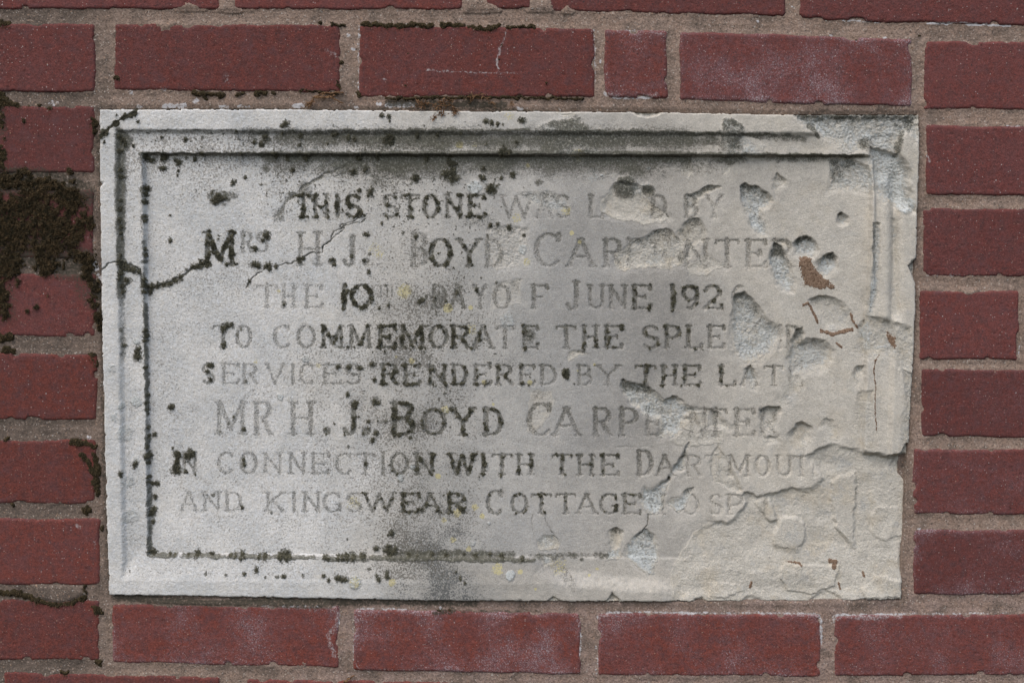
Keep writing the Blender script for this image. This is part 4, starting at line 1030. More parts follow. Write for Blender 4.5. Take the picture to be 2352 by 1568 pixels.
film_line('TM', [(-300, 1050), (600, 1046), (1200, 1042), (2352, 1048)], 16, .95, .4)
film_line('TL', [(960, 1050), (1700, 1045), (2352, 1042)], 11, .85, .4)
film_line('TR', [(-20, 1052), (600, 1058), (1250, 1070)], 15, .85, .4)
film_line('TM', [(-300, 1075), (600, 1075), (1250, 1075)], 42, .85, .9)
film_line('TL', [(1800, 1070), (2352, 1075)], 40, .80, .9)
film_line('TM', [(1700, 1080), (2352, 1080)], 40, .74, .8)
film_line('TL', [(800, 892), (1200, 893), (2352, 892)], 9, .50, .9)
film_line('TM', [(-60, 893), (500, 890), (1000, 892), (1260, 890)], 13, .78, .5)
film_line('TM', [(1640, 905), (2352, 912)], 16, .85, .4)
film_line('TR', [(-20, 912), (280, 916), (540, 922), (830, 940)], 17, .85, .4)
film_line('TM', [(-250, 930), (300, 935), (900, 930)], 60, .74, .9)
film_line('TM', [(1750, 955), (2352, 955)], 55, .80, .8)
film_line('TL', [(1650, 925), (2352, 930)], 50, .62, 1.1)
film_line('TR', [(20, 950), (280, 960)], 40, .60, .8)
film_line('TR', [(560, 935), (840, 950)], 26, .70, .7)
film_line('TL', [(828, 895), (830, 1250), (830, 1567)], 34, 1.0, .45)
film_line('ML', [(832, 0), (832, 200), (838, 470)], 28, .85, .7)
film_line('ML', [(838, 480), (850, 900)], 22, .42, 1.0)
film_line('TL', [(830, 895), (880, 960), (850, 1010)], 34, .85, .5)
film_line('TL', [(972, 1060), (972, 1300), (970, 1567)], 7, .40, .9)
film_line('ML', [(985, 100), (990, 500), (1000, 1000), (1010, 1567)], 12, .66, 1.2)
film_line('BL', [(1012, 0), (1018, 300), (1022, 600), (1025, 690)], 16, .64, 1.2)
film_line('BL', [(1020, 692), (1500, 696), (2000, 706), (2352, 712)], 12, .95, .9)
film_line('BM', [(-20, 715), (300, 712), (700, 715), (1000, 722), (1300, 722)], 16, .98, .4)
film_line('BM', [(350, 690), (800, 685), (1150, 690)], 26, .80, .6)
film_line('BM', [(1280, 705), (1500, 695), (1800, 695)], 20, .50, .9)
film_line('BM', [(1340, 700), (1500, 800), (1560, 900)], 40, .26, .9)
film_line('MR', [(1318, -20), (1322, 300)], 14, .55, .8)
film_line('TR', [(1470, 850), (1510, 900), (1490, 1010), (1470, 1060)], 22, .62, .6)
film_line('TR', [(800, 790), (1100, 800), (1600, 800)], 22, .62, .9)
film_line('TR', [(880, 860), (940, 930)], 22, .8, .5)
for b in ((('TM', 1500, 960, 190, 120, .80)), ('TM', 1580, 830, 60, 40, .6), ('TR', 350, 960, 100, 130, .72), ('TR', 1090, 1180, 60, 80, .6), ('TR', 1270, 980, 60, 60, .6), ('TR', 1560, 850, 50, 70, .7), ('TM', 1930, 1290, 85, 75, 1.05), ('TM', 2080, 1300, 50, 50, .9),
          ('TM', 300, 950, 110, 70, .78), ('TM', 520, 940, 130, 60, .7), ('TM', 70, 940, 60, 60, .62), ('TM', 735, 1190, 90, 80, .6), ('TL', 2060, 930, 80, 50, .66), ('TL', 1815, 950, 60, 60, .7), ('TL', 1810, 1140, 40, 48, .66), ('TL', 1900, 1470, 50, 60, .52),
          ('TL', 2080, 1290, 60, 60, .60), ('TM', 1090, 1050, 90, 50, .75), ('TM', 1330, 1240, 40, 30, .55), ('MM', 1270, 740, 50, 70, .62), ('MM', 640, 480, 60, 60, .5), ('MM', 780, 470, 40, 60, .45), ('TM', 900, 1500, 160, 60, .35), ('TM', 240, 1240, 140, 60, .45),
          ('TL', 1590, 1330, 40, 30, .52), ('MR', 20, 200, 60, 60, .4), ('TM', 620, 1060, 340, 40, .55), ('TM', 640, 1060, 700, 30, .5), ('BM', 1450, 700, 120, 26, .5), ('MM', 210, 1190, 44, 36, .6), ('MM', 100, 1180, 60, 40, .3)):
    film_blob(*b)
for b in (('TM', 1150, 950, 130, 60, .8), ('TM', 620, 925, 330, 42, .92), ('TM', 1420, 1000, 130, 80, .85), ('TM', 1560, 930, 200, 90, 1.0), ('TM', 2050, 950, 260, 46, .85), ('TM', 450, 1085, 420, 36, .8), ('TM', 1000, 1075, 320, 44, .75), ('TL', 2150, 1075, 260, 34, .7), ('TM', 1900, 1080, 380, 30, .7), ('TR', 800, 1090, 300, 22, .6), ('TR', 350, 1085, 130, 40, .8), ('TL', 860, 960, 40, 60, .8)):
    film_blob(*b)

dens = np.exp(-((U - 880) / 330.0) ** 2 - ((V - 390) / 120.0) ** 2) + .8 * np.exp(-((U - 1020) / 200.0) ** 2 - ((V - 800) / 330.0) ** 2) + .55 * np.exp(-((V - 318) / 26.0) ** 2) * ss(1500, 1200, U) + .25 * ss(900, 700, U) * (s1 < 0)
crumb = pn(U / 6.5, V / 6.5, 135) + .5 * pn(U / 15, V / 15, 136)
film = np.maximum(film, .80 * ss(.62, 1.0, crumb + .55 * np.clip(dens * (1 + 1.2 * n2_), 0, 1) - .25) * np.clip(dens * 2, 0, 1) * (fresh < .5))
veil = (.80 * np.exp(-((V - 372) / 34.0) ** 2) * panel + .82 * np.exp(-((V - 322) / 28.0) ** 2)) * ss(420, 820, U) * ss(1780, 1450, U)
film = np.maximum(film, np.clip(veil * (1 + 1.1 * n2_), 0, 1))
# yellow lichen and white discs
for vw, x, y, r, a in (('MM', 710, 555, 34, .9), ('MM', 865, 550, 16, 1.1), ('MM', 1560, 40, 16, 1.0), ('MM', 1610, 100, 16, .8), ('MM', 955, 1060, 16, 1.0), ('MM', 1270, 1065, 18, 1.1), ('MM', 1715, 945, 10, 1.0), ('MM', 1600, 985, 9, .9), ('MM', 460, 915, 24, .8), ('MM', 355, 890, 12, 1.0),
                       ('MM', 410, 440, 60, .62), ('MM', 870, 700, 40, .5), ('MM', 690, 1250, 36, .6), ('MM', 1020, 1215, 10, 1.0), ('BM', 640, 160, 20, 1.1), ('BM', 895, 375, 26, .7), ('BM', 945, 432, 18, 1.0), ('BM', 775, 410, 34, .75), ('BM', 745, 590, 26, .7), ('BM', 1050, 780, 46, .62), ('BM', 1205, 800, 18, 1.0),
                       ('BM', 1310, 915, 10, 1.0), ('BM', 1730, 790, 10, 1.1), ('BM', 1675, 830, 10, 1.0), ('BM', 1470, 770, 70, .42), ('BM', 80, 870, 48, .5), ('BM', 330, 870, 30, .7), ('BM', 680, 460, 24, .6), ('BM', 850, 655, 22, .7), ('BM', 60, 340, 60, .45), ('TM', 790, 990, 30, .7), ('TM', 1255, 1130, 16, .9), ('TM', 890, 990, 26, .5),
                       ('TM', 1180, 1490, 40, .45), ('TM', 1130, 800, 40, .4), ('TM', 1600, 1060, 60, .42), ('TM', 1520, 1440, 40, .5), ('MM', 200, 150, 60, .4), ('MM', 240, 190, 30, .5), ('ML', 1900, 440, 20, .5), ('ML', 2170, 950, 24, .5), ('ML', 1740, 920, 18, .55), ('MM', 1250, 240, 30, .5), ('MM', 500, 720, 30, .4), ('MM', 1370, 20, 20, .3), ('BL', 1420, 930, 30, .2)):
    c = cv(vw, [(x, y)])[0]; R = cr(vw, r)
    w = g.win([c, c], 2 * R + 6)
    yellow[w] = np.maximum(yellow[w], a * (1 - ss(.5, 1.4, np.hypot(UW[w] - c[0], VW[w] - c[1]) / R)))
for vw, x, y, r, a in (('BM', 1135, 825, 34, 1.1), ('BM', 460, 88, 22, .9), ('BM', 385, 170, 26, .8), ('BM', 988, 478, 12, .9), ('MM', 1215, 160, 34, .7), ('MM', 1110, 640, 60, .55), ('MM', 690, 1255, 24, .8), ('TM', 890, 1280, 46, .85), ('BM', 80, 870, 50, .8), ('ML', 1910, 1160, 26, .8), ('ML', 2090, 905, 28, .7), ('ML', 935, 780, 24, .9),
                       ('ML', 930, 1190, 40, .85), ('ML', 840, 1215, 20, .8), ('TM', 1700, 1190, 60, .3), ('TM', 1760, 1195, 10, .9), ('TM', 2080, 1150, 16, .7), ('BM', 870, 620, 20, .6), ('BL', 930, 40, 24, .6), ('ML', 860, 1400, 60, .5), ('ML', 780, 960, 30, .5), ('ML', 790, 1290, 30, .5), ('BL', 880, 180, 50, .45), ('BL', 900, 420, 60, .45), ('TR', 1540, 1400, 60, .9), ('TR', 1480, 1330, 70, .8)):
    c = cv(vw, [(x, y)])[0]; R = cr(vw, r)
    w = g.win([c, c], 2 * R + 6)
    m = a * (1 - ss(.6, 1.3, np.hypot(UR[w] - c[0], VR[w] - c[1]) / R))
    pale[w] = np.maximum(pale[w], m)
    Hc[w] += .35 * np.clip(m, 0, 1)
fresh[:] = np.maximum(fresh, .55 * ss(1560, 1850, U + 120 * n2_) * (1 - np.clip(grey, 0, 1) * .6))
film[:] = np.maximum(film, .30 * ss(-7, -4, s0) * ss(0, -3, s0) * 0)

# --- moss cushions on the plaque
BLOBS = {
    'TL': [(1490, 1350, 44), (1462, 1375, 22), (1585, 1250, 17), (1605, 1238, 9), (1670, 1212, 12), (1212, 1165, 10), (1206, 1196, 8), (1105, 1150, 18), (1215, 1110, 22), (1195, 1095, 14), (1120, 1070, 26), (1105, 1082, 20), (1000, 1078, 22), (1030, 1092, 20), (985, 1066, 16), (1325, 1085, 15), (1265, 1080, 10), (1995, 1160, 18),
           (995, 1290, 22), (992, 1325, 20), (988, 1380, 16), (985, 1480, 14), (990, 1505, 14), (1270, 955, 15), (1385, 940, 10), (1960, 850, 22), (1938, 862, 14), (1815, 940, 26), (1790, 985, 20), (1740, 975, 13), (2050, 990, 14), (1935, 915, 12), (2060, 930, 20), (915, 995, 11), (830, 1160, 22), (835, 1210, 20), (828, 1030, 20),
           (820, 930, 20), (845, 960, 24), (860, 990, 18), (830, 1370, 16), (830, 1430, 18), (828, 1500, 20), (832, 1550, 16), (1110, 940, 9), (2145, 1345, 10), (2295, 1340, 10), (1155, 1470, 7), (1380, 1050, 14), (1880, 1060, 24), (1960, 1080, 26), (2090, 1075, 28), (1650, 1050, 10), (1620, 900, 10), (2290, 920, 22), (2240, 980, 12)],
    'ML': [(835, 40, 16), (840, 75, 10), (1155, 90, 15), (990, 150, 11), (991, 190, 13), (989, 235, 11), (830, 195, 13), (830, 240, 24), (850, 265, 28), (880, 275, 24), (920, 290, 24), (950, 300, 20), (835, 310, 22), (830, 350, 22), (870, 365, 22), (840, 400, 18), (845, 440, 18), (985, 360, 16), (990, 400, 18), (985, 440, 15), (1030, 410, 22), (1020, 445, 18), (1070, 400, 20), (1110, 395, 19),
           (1150, 385, 19), (1190, 365, 20), (1225, 345, 20), (1265, 290, 9), (1310, 270, 14), (1340, 270, 20), (1375, 255, 20), (1410, 240, 22), (1415, 200, 16), (995, 710, 18), (998, 740, 18), (993, 775, 12), (835, 700, 11), (855, 805, 14), (950, 840, 24), (945, 882, 26), (930, 850, 12), (998, 960, 14), (1000, 1005, 11), (1005, 1150, 12), (1000, 1200, 12), (1006, 1245, 13), (1008, 1275, 8), (1160, 1232, 18), (1178, 1225, 12),
           (1010, 1370, 12), (1015, 1430, 13), (1005, 1500, 12), (1010, 1555, 22), (1050, 1420, 15), (1740, 150, 16), (1725, 140, 10), (1735, 255, 22), (1760, 265, 18), (1825, 265, 22), (1835, 285, 16), (1880, 268, 14), (2040, 225, 20), (2065, 215, 14), (1700, 370, 12), (1690, 390, 8), (1935, 525, 13), (1525, 690, 22), (1545, 670, 16), (1575, 665, 12), (1515, 715, 12), (1640, 700, 10), (1615, 735, 9), (1425, 945, 18), (1445, 950, 14), (1410, 990, 14), (1430, 1045, 16),
           (1675, 1055, 10), (1590, 1300, 8), (1555, 1345, 9), (1660, 1385, 14), (2305, 955, 14), (2215, 690, 13), (2205, 800, 11), (2280, 745, 8), (1195, 1555, 20), (1290, 1550, 26), (1310, 1555, 16), (2275, 245, 11), (1815, 60, 26), (1790, 90, 14), (2045, 60, 9), (1665, 55, 8), (2240, 1405, 8), (2280, 1345, 7), (1495, 1400, 8)],
    'BL': [(920, 78, 18), (935, 62, 14), (835, 130, 15), (840, 150, 9), (1010, 20, 22), (1012, 60, 14), (1015, 160, 13), (1012, 195, 13), (1040, 208, 14), (1070, 210, 15), (1055, 300, 15), (1015, 265, 6), (1035, 390, 22), (1055, 385, 14), (1030, 420, 18), (1040, 470, 16), (1025, 540, 8), (1040, 670, 22), (1055, 685, 12), (1165, 688, 13), (1195, 690, 12), (1255, 690, 8), (1290, 690, 10), (1350, 685, 22), (1370, 690, 10), (1445, 685, 14), (1430, 695, 9),
           (1580, 694, 13), (1610, 692, 16), (1655, 695, 24), (1675, 705, 12), (1775, 700, 16), (1810, 700, 18), (1925, 695, 26), (1960, 695, 30), (1985, 705, 14), (2220, 705, 16), (2245, 715, 12), (2310, 708, 18), (2340, 710, 18), (1198, 100, 22), (1198, 125, 24), (1200, 70, 18), (1285, 15, 26), (1265, 25, 16), (1660, 45, 14), (1662, 80, 15), (1415, 810, 11), (1550, 820, 9), (1675, 812, 12), (1757, 785, 16), (1820, 835, 8), (1900, 832, 10), (1945, 828, 13),
           (2075, 825, 10), (2215, 825, 12), (2250, 855, 12), (2315, 840, 20), (2340, 850, 14), (1650, 375, 12), (1850, 410, 8), (895, 795, 6), (1450, 290, 10)],
    'TM': [(735, 1175, 40), (710, 1190, 36), (745, 1215, 34), (485, 1215, 28), (60, 1170, 22), (145, 1155, 20), (1010, 1290, 32), (985, 1300, 18), (950, 1215, 18), (930, 1205, 12), (1075, 1215, 14), (1155, 1195, 18), (1140, 1185, 10), (950, 1150, 18), (1030, 1225, 8), (1340, 1140, 9), (1215, 825, 20), (970, 830, 16), (1010, 842, 16), (1050, 852, 14), (1085, 855, 8), (260, 790, 14), (310, 800, 14),
           (315, 830, 8), (310, 950, 40), (280, 965, 24), (70, 950, 20), (1180, 970, 16), (975, 980, 10), (1085, 1035, 36), (1125, 1040, 22), (180, 1310, 26), (100, 1300, 12), (160, 1335, 12), (720, 1090, 34), (560, 1085, 24), (230, 1075, 24), (100, 1080, 26), (30, 940, 20), (500, 930, 22), (640, 925, 20), (800, 910, 16), (740, 1120, 28), (1000, 1540, 14), (1050, 1532, 12), (255, 1525, 10), (1130, 1555, 18)],
    'MM': [(535, 495, 14), (515, 510, 14), (560, 475, 10), (165, 305, 13), (150, 50, 17), (400, 40, 9), (490, 65, 14), (50, 200, 15), (135, 230, 12), (170, 185, 10), (30, 960, 18), (105, 965, 15), (190, 940, 17), (1520, 985, 17), (1500, 995, 9), (55, 1215, 12), (165, 1330, 12), (225, 1325, 8), (280, 1330, 10), (215, 1410, 17), (190, 1460, 17), (25, 1505, 10), (205, 1195, 20), (230, 1205, 12), (980, 60, 10), (1230, 55, 9), (1040, 380, 9),
           (205, 1045, 16), (20, 1145, 14), (905, 430, 15), (300, 535, 12), (240, 555, 9), (280, 400, 8), (450, 1440, 10), (970, 1055, 8)],
    'BM': [(325, 548, 18), (300, 560, 8), (220, 650, 15), (300, 655, 28), (340, 670, 28), (310, 690, 26), (60, 705, 26), (130, 700, 24), (20, 705, 22), (295, 810, 16), (300, 835, 14), (240, 850, 16), (225, 825, 10), (10, 850, 18), (145, 75, 14), (765, 800, 7), (795, 840, 12), (825, 870, 9), (1625, 722, 10), (1760, 712, 9), (440, 690, 18), (600, 690, 16), (700, 695, 16), (900, 700, 18), (1080, 700, 20), (1220, 715, 16), (175, 780, 9), (20, 590, 7), (500, 700, 12), (820, 690, 12), (1000, 690, 14)],
}
for vw, lst in BLOBS.items():
    for x, y, r in lst:
        c = cv(vw, [(x, y)])[0]; R = cr(vw, r) * .92
        w = g.win([c, c], 1.6 * R + 4)
        q_ = R * .7
        sx_ = 0.70 + .65 * (abs(math.sin(x * 1.7 + y)))
        d = np.hypot((U[w] + .78 * R * pn(U[w] / q_, V[w] / q_, 140) - c[0]) * sx_, (V[w] + .78 * R * pn(U[w] / q_, V[w] / q_, 141) - c[1]) / sx_ ** .5) + .16 * R * pn(U[w] / 3.4, V[w] / 3.4, 145)
        if r >= 12 or (int(x) % 3 == 0):
            moss[w] = np.maximum(moss[w], 1.0 - d / R)
        film[w] = np.maximum(film[w], .92 * (1 - ss(.75, 2.1, d / R)))
lm = np.where(letter_moss > .55, (letter_moss - .55) * 1.5, -1)
moss = np.maximum(moss, lm)
mthr = 0.10 + 0.30 * fbm(U, V, 6, 2, 142)
mt = np.clip((moss - mthr) * 3.0, 0, 1)
thick = 1.05 * np.sqrt(mt) * (0.75 + .5 * fbm(U, V, 6, 2, 143)) + .35 * pn(U / 3.2, V / 3.2, 144) * (mt > 0)

# --- build it
zb = float(wall_xz(1170, 1372)[1])
plaque = empty('stone_plaque', (0.0, 0.0, zb))
plaque['label'] = 'weathered pale limestone plaque with raised border and worn incised capitals, its right side broken away'
plaque['category'] = 'plaque'
X, Z = wall_xz(U, V, 0.004)
outside = s0 > 0.6
Hc = np.where(outside, -16.0, Hc)
Y = -Hc / 1000.0
co_ = lambda a: np.maximum(np.maximum(a[:-1, :-1], a[1:, 1:]), np.maximum(a[1:, :-1], a[:-1, 1:]))
ci_ = lambda a: np.minimum(np.minimum(a[:-1, :-1], a[1:, 1:]), np.minimum(a[1:, :-1], a[:-1, 1:]))
live = ci_(s0) < 0.6
attrs = {'wear': [white, grey, speck, film], 'growth': [pale, yellow, fresh, soot]}
cell_line = np.maximum(np.maximum(line_id[:-1, :-1], line_id[1:, 1:]), np.maximum(line_id[1:, :-1], line_id[:-1, 1:]))
in_panel = (s2[:-1, :-1] < -6.6)
cell_line = np.where(in_panel, cell_line, 0)
sheet('raised_border', X, Y, Z, live & ~in_panel, M_STONE, plaque, attrs, off=(0, 0, zb))
sheet('inscribed_panel', X, Y, Z, live & in_panel & (cell_line == 0), M_STONE, plaque, attrs, off=(0, 0, zb))
for li, w in enumerate(boxes):
    wc = (slice(max(0, w[0].start - 1), min(w[0].stop, cell_line.shape[0])), slice(max(0, w[1].start - 1), min(w[1].stop, cell_line.shape[1])))
    wv = (slice(wc[0].start, wc[0].stop + 1), slice(wc[1].start, wc[1].stop + 1))
    kk = (live & (cell_line == li + 1))[wc]
    if kk.sum() > 0:
        sheet('incised_letter', X[wv], Y[wv], Z[wv], kk, M_STONE, plaque, {a: [c_[wv] for c_ in v] for a, v in attrs.items()}, off=(0, 0, zb))

mk = co_(mt) > 0
o = sheet('moss', X, -(Hc + np.where(mt > 0, thick, -0.6)) / 1000.0, Z, mk & live, M_MOSS, None, None, off=(0, 0, zb))
o.location = (0, 0, zb)
o['label'] = 'dark green moss cushions dotted over the plaque, filling its letters, cracks and border grooves'
o['category'] = 'moss'
o['kind'] = 'stuff'


def blades(name, pts, nrm_len, mat, parent=None, hang=0.3, seed=1, width=.22):
    """small pointed moss leaves: one thin triangle each"""
    r = np.random.default_rng(seed)
    n = len(pts)
    d = np.stack([r.normal(0, .75, n), -np.abs(r.normal(.55, .4, n)), r.normal(-hang, .75, n)], 1)
    d /= np.linalg.norm(d, axis=1)[:, None]
    L = (nrm_len * r.uniform(.5, 1.25, n))[:, None]
    s = np.cross(d, r.normal(0, 1, (n, 3))); s /= np.linalg.norm(s, axis=1)[:, None] + 1e-9
    v = np.empty((n, 3, 3)); v[:, 0] = pts - s * L * width; v[:, 1] = pts + s * L * width; v[:, 2] = pts + d * L
    me = bpy.data.meshes.new(name)
    me.vertices.add(n * 3); me.vertices.foreach_set('co', v.astype(np.float32).ravel())
    me.loops.add(n * 3); me.loops.foreach_set('vertex_index', np.arange(n * 3, dtype=np.int32))
    me.polygons.add(n); me.polygons.foreach_set('loop_start', np.arange(n, dtype=np.int32) * 3); me.polygons.foreach_set('loop_total', np.full(n, 3, np.int32))
    me.update()
    return make_obj(name, me, parent, mat)


def scatter(weight, n, X, Y, Z, seed=2):
    r = np.random.default_rng(seed)
    p = weight.ravel().astype(np.float64); p /= p.sum()
    k = r.choice(p.size, n, p=p)
    j = r.normal(0, .0005, (n, 3))
    return np.stack([X.ravel()[k], Y.ravel()[k], Z.ravel()[k]], 1) + j


ym = -(Hc + np.maximum(thick, 0) * .8) / 1000.0
pts = scatter(mt * (mt > .05), 42000, X, ym, Z - zb)
b_ = blades('moss_leaf', pts, .0016, M_MOSS, o, .1, 5)
b_['kind'] = 'stuff'

# ------------------------------------------------------------------ moss on the brickwork
gw = Grid(-70, -40, 2420, 1610, 2.0)
Uw, Vw = gw.U, gw.V
md = gw.new(-1.0)
nz = fbm(Uw, Vw, 46, 4, 150) * .55 + fbm(Uw, Vw, 13, 3, 151) * .55
P = np.array([(-60, 386), (60, 393), (120, 402), (165, 418), (205, 440), (215, 480), (218, 560), (224, 640), (232, 700), (205, 706), (192, 660), (178, 620), (150, 596), (132, 640), (100, 645), (62, 600), (50, 650), (24, 700), (14, 740), (-60, 760)], float)
s = poly_sd(Uw, Vw, P)
m = np.clip(-s / 30.0, -2, .85) + nz * 1.75 + .45 * fbm(Uw, Vw, 6, 2, 155) - 0.16
for c in ((190, 568, 16, 12), (60, 695, 44, 40), (165, 695, 44, 52)):
    q = np.hypot((Uw - c[0]) / c[2], (Vw - c[1]) / c[3])
    m = m - 1.6 * ss(1.15, .6, q)
md = np.maximum(md, m)
def wm(view, pts, r, amt=1.0, nzk=.75):
    global md
    P = cv(view, pts); R = cr(view, r) * 1.32
    if len(P) == 1:
        P = np.concatenate([P, P + .01])
    w = gw.win(P, 2.2 * R + 3)
    d = line_sd(Uw[w] + 5 * pn(Uw[w] / 12, Vw[w] / 12, 156), Vw[w] + 5 * pn(Uw[w] / 12, Vw[w] / 12, 157), P) / R
    md[w] = np.maximum(md[w], amt * (1 - d) + nzk * nz[w])


for vw, pts, r in (('TL', [(5, 170), (45, 178)], 34), ('TL', [(795, 530)], 26), ('TL', [(-10, 640), (10, 720), (0, 800), (15, 850)], 38), ('TL', [(20, 690), (110, 725)], 26), ('TL', [(0, 1010), (15, 1060), (0, 1130)], 40), ('TL', [(335, 742)], 20), ('TL', [(335, 790)], 14), ('TL', [(160, 832)], 24), ('TL', [(262, 720)], 15), ('TL', [(145, 730)], 10), ('TL', [(185, 725)], 10),
                   ('TL', [(630, 805), (640, 850), (635, 895)], 30), ('TL', [(475, 1165)], 20), ('TL', [(1320, 635), (1400, 640), (1520, 648)], 20), ('TL', [(1400, 665)], 16), ('TL', [(1615, 645), (1660, 640)], 14), ('TL', [(1750, 638), (1810, 632)], 16), ('TL', [(1870, 636)], 14), ('TL', [(2190, 160)], 13), ('TL', [(2270, 165), (2352, 172)], 14), ('TL', [(150, 1165), (200, 1180)], 24), ('TL', [(2330, 425)], 14), ('TL', [(2300, 560), (2320, 600)], 12), ('TL', [(2060, 618), (2300, 640)], 9),
                   ('TL', [(30, 950)], 20),
                   ('TM', [(125, 165), (300, 178), (420, 178), (480, 165), (600, 182)], 17), ('TM', [(670, 175), (810, 172)], 15), ('TM', [(860, 185), (960, 200), (1050, 182)], 20), ('TM', [(1110, 190), (1180, 185), (1300, 185)], 12), ('TM', [(290, 670), (450, 672), (640, 665), (900, 662), (1250, 665)], 10), ('TM', [(1260, 665), (1440, 668), (1630, 675)], 9), ('TM', [(100, 640)], 22), ('TM', [(415, 592)], 13), ('TM', [(1068, 405)], 14), ('TM', [(1080, 305)], 10), ('TM', [(1385, 562)], 12), ('TM', [(990, 260)], 9), ('TM', [(430, 360)], 10),
                   ('BL', [(-20, 958), (100, 953), (200, 985), (300, 1022), (400, 1036), (500, 1018), (575, 985)], 19), ('BL', [(578, 905), (580, 960)], 10), ('BL', [(640, 1045), (665, 1080)], 30), ('BL', [(560, 5), (620, 100), (655, 190), (660, 270)], 24), ('BL', [(640, 10), (670, 140)], 20), ('BL', [(585, 385)], 26), ('BL', [(85, 350)], 18), ('BL', [(690, 515)], 20), ('BL', [(675, 1425)], 24), ('BL', [(410, 1498), (450, 1500)], 15),
                   ('ML', [(625, 880), (650, 940)], 24), ('ML', [(500, 1470), (600, 1475), (640, 1500)], 26), ('ML', [(45, 1442)], 18), ('ML', [(10, 760), (60, 745)], 28), ('ML', [(30, 840), (80, 845)], 24), ('ML', [(330, 465)], 16), ('ML', [(245, 545)], 18), ('ML', [(185, 575)], 14), ('ML', [(40, 540), (30, 610)], 34), ('ML', [(660, 600), (670, 700)], 16), ('ML', [(620, 500), (650, 540)], 22), ('ML', [(690, 560), (690, 700)], 10), ('ML', [(10, 420), (30, 470)], 40),
                   ('BM', [(640, 1085), (720, 1075)], 9), ('TR', [(1640, 243)], 6), ('TR', [(1210, 280)], 8)):
    wm(vw, pts, r)
mtw = np.clip((md - .30) * 1.7, 0, 1)
Xw, Zw = wall_xz(Uw, Vw)
tw = -0.9 + 3.0 * np.sqrt(mtw) * (0.55 + .55 * fbm(Uw, Vw, 16, 3, 152) + .12) + .8 * pn(Uw / 5, Vw / 5, 153)
big = ss(250, 225, Uw) * ss(380, 400, Vw) * ss(780, 740, Vw)
tw = np.where(mtw > 0, -0.5 + (tw + .6) * (.5 + .6 * big), -1.5)
o = sheet('moss', Xw, -tw / 1000.0, Zw, co_(mtw) > 0, M_MOSSW, None, None)
o['label'] = 'thick brown and dark green moss spreading over bricks and joints at the left of the plaque'
o['category'] = 'moss'
o['kind'] = 'stuff'
pts = scatter(mtw * (.25 + big) * (mtw > .02), 60000, Xw, -tw / 1000.0, Zw, 6)
b_ = blades('moss_leaf', pts, .0022, M_BLADE, o, .35, 7, .16)
b_['kind'] = 'stuff'

# ------------------------------------------------------------------ dried roots stuck to the stone
def relief_patch(name, mask, mat, label, cat, group, thick=.35, cx=None):
    """a thin crust lying on the plaque's own relief"""
    keep = (co_(mask) > 0) & live
    js, is_ = np.where(keep)
    if len(js) == 0:
        return
    ox = float(X[js, is_].mean()); oz = float(Z[js, is_].min())
    oy = float(Y[js, is_].mean())
    t = np.where(mask > 0, thick + .30 * fbm(U, V, 6, 2, 160), -.4)
    o = sheet(name, X, Y - t / 1000.0, Z, keep, mat, None, None, off=(ox, oy, oz))
    o.location = (ox, oy, oz)
    o['label'] = label; o['category'] = cat
    if group:
        o['group'] = group
    return o


RG = 'dried root remains stuck on the broken right side'
nr = fbm(U, V, 10, 3, 161)
def poly_mask(view, pts, k=9):
    s = poly_sd(U, V, cv(view, pts))
    return np.where(s < 12, -s + k * nr + 5.5 * fbm(U, V, 4.5, 2, 163) - 1.5, -1)


def line_mask(view, pts, r, k=4):
    P = cv(view, pts)
    return cr(view, r) - line_sd(U, V, P) + k * nr + 1.2 * fbm(U, V, 3.5, 2, 163)


relief_patch('dried_root', poly_mask('MR', [(815, 208), (860, 195), (908, 210), (915, 250), (940, 290), (990, 335), (1050, 395), (1072, 425), (1040, 432), (1000, 420), (960, 430), (900, 412), (850, 395), (835, 340), (820, 270)], 6), M_ROOT,
             'broad mat of brown dried root fibre between two round pits on the plaque', 'dried root', RG)
relief_patch('dried_root', line_mask('MR', [(850, 535), (880, 518), (905, 555), (935, 620), (950, 655)], 9, 3), M_ROOT, 'thin brown root strip down the left rim of the pale oval hollow', 'dried root', RG)
relief_patch('dried_root', line_mask('MR', [(975, 715), (1050, 735), (1100, 722), (1185, 702)], 13, 4), M_ROOT, 'brown root strip lying along the lower rim of the pale oval hollow', 'dried root', RG)
relief_patch('dried_root', line_mask('MR', [(1175, 590), (1190, 640), (1220, 692)], 7, 3), M_ROOT, 'short brown root strip on the right rim of the pale oval hollow', 'dried root', RG)
relief_patch('dried_root', line_mask('MR', [(1078, 797), (1112, 824)], 8, 1.5), M_ROOT, 'small slanting brown root scrap alone below the pale oval hollow', 'dried root', RG)
relief_patch('dried_root', poly_mask('MR', [(1408, 712), (1452, 720), (1472, 780), (1466, 830), (1440, 812), (1415, 765)], 7), M_ROOT, 'ragged brown root patch in the hollow of the broken right border', 'dried root', RG)
relief_patch('dried_root', line_mask('MR', [(1360, 870), (1332, 910), (1322, 980), (1334, 1100), (1330, 1230), (1342, 1400)], 4.5, 2.5), M_ROOT, 'long thin brown root thread running down the inner edge of the right border', 'dried root', RG, .2)
relief_patch('dried_root', line_mask('BR', [(1030, 738), (1062, 745), (1055, 775)], 16, 3), M_ROOT, 'largest dark brown root scrap on the broken foot of the plaque', 'dried root', RG)
relief_patch('dried_root', line_mask('BR', [(745, 742), (820, 752), (832, 768)], 6, 2.5), M_ROOT, 'thin brown root scrap on the upper edge of the remnant of bottom border', 'dried root', RG)
relief_patch('dried_root', line_mask('BR', [(1252, 812), (1258, 838)], 8, 1), M_ROOT, 'tiny brown root scrap nearest the lower right corner of the plaque', 'dried root', RG)
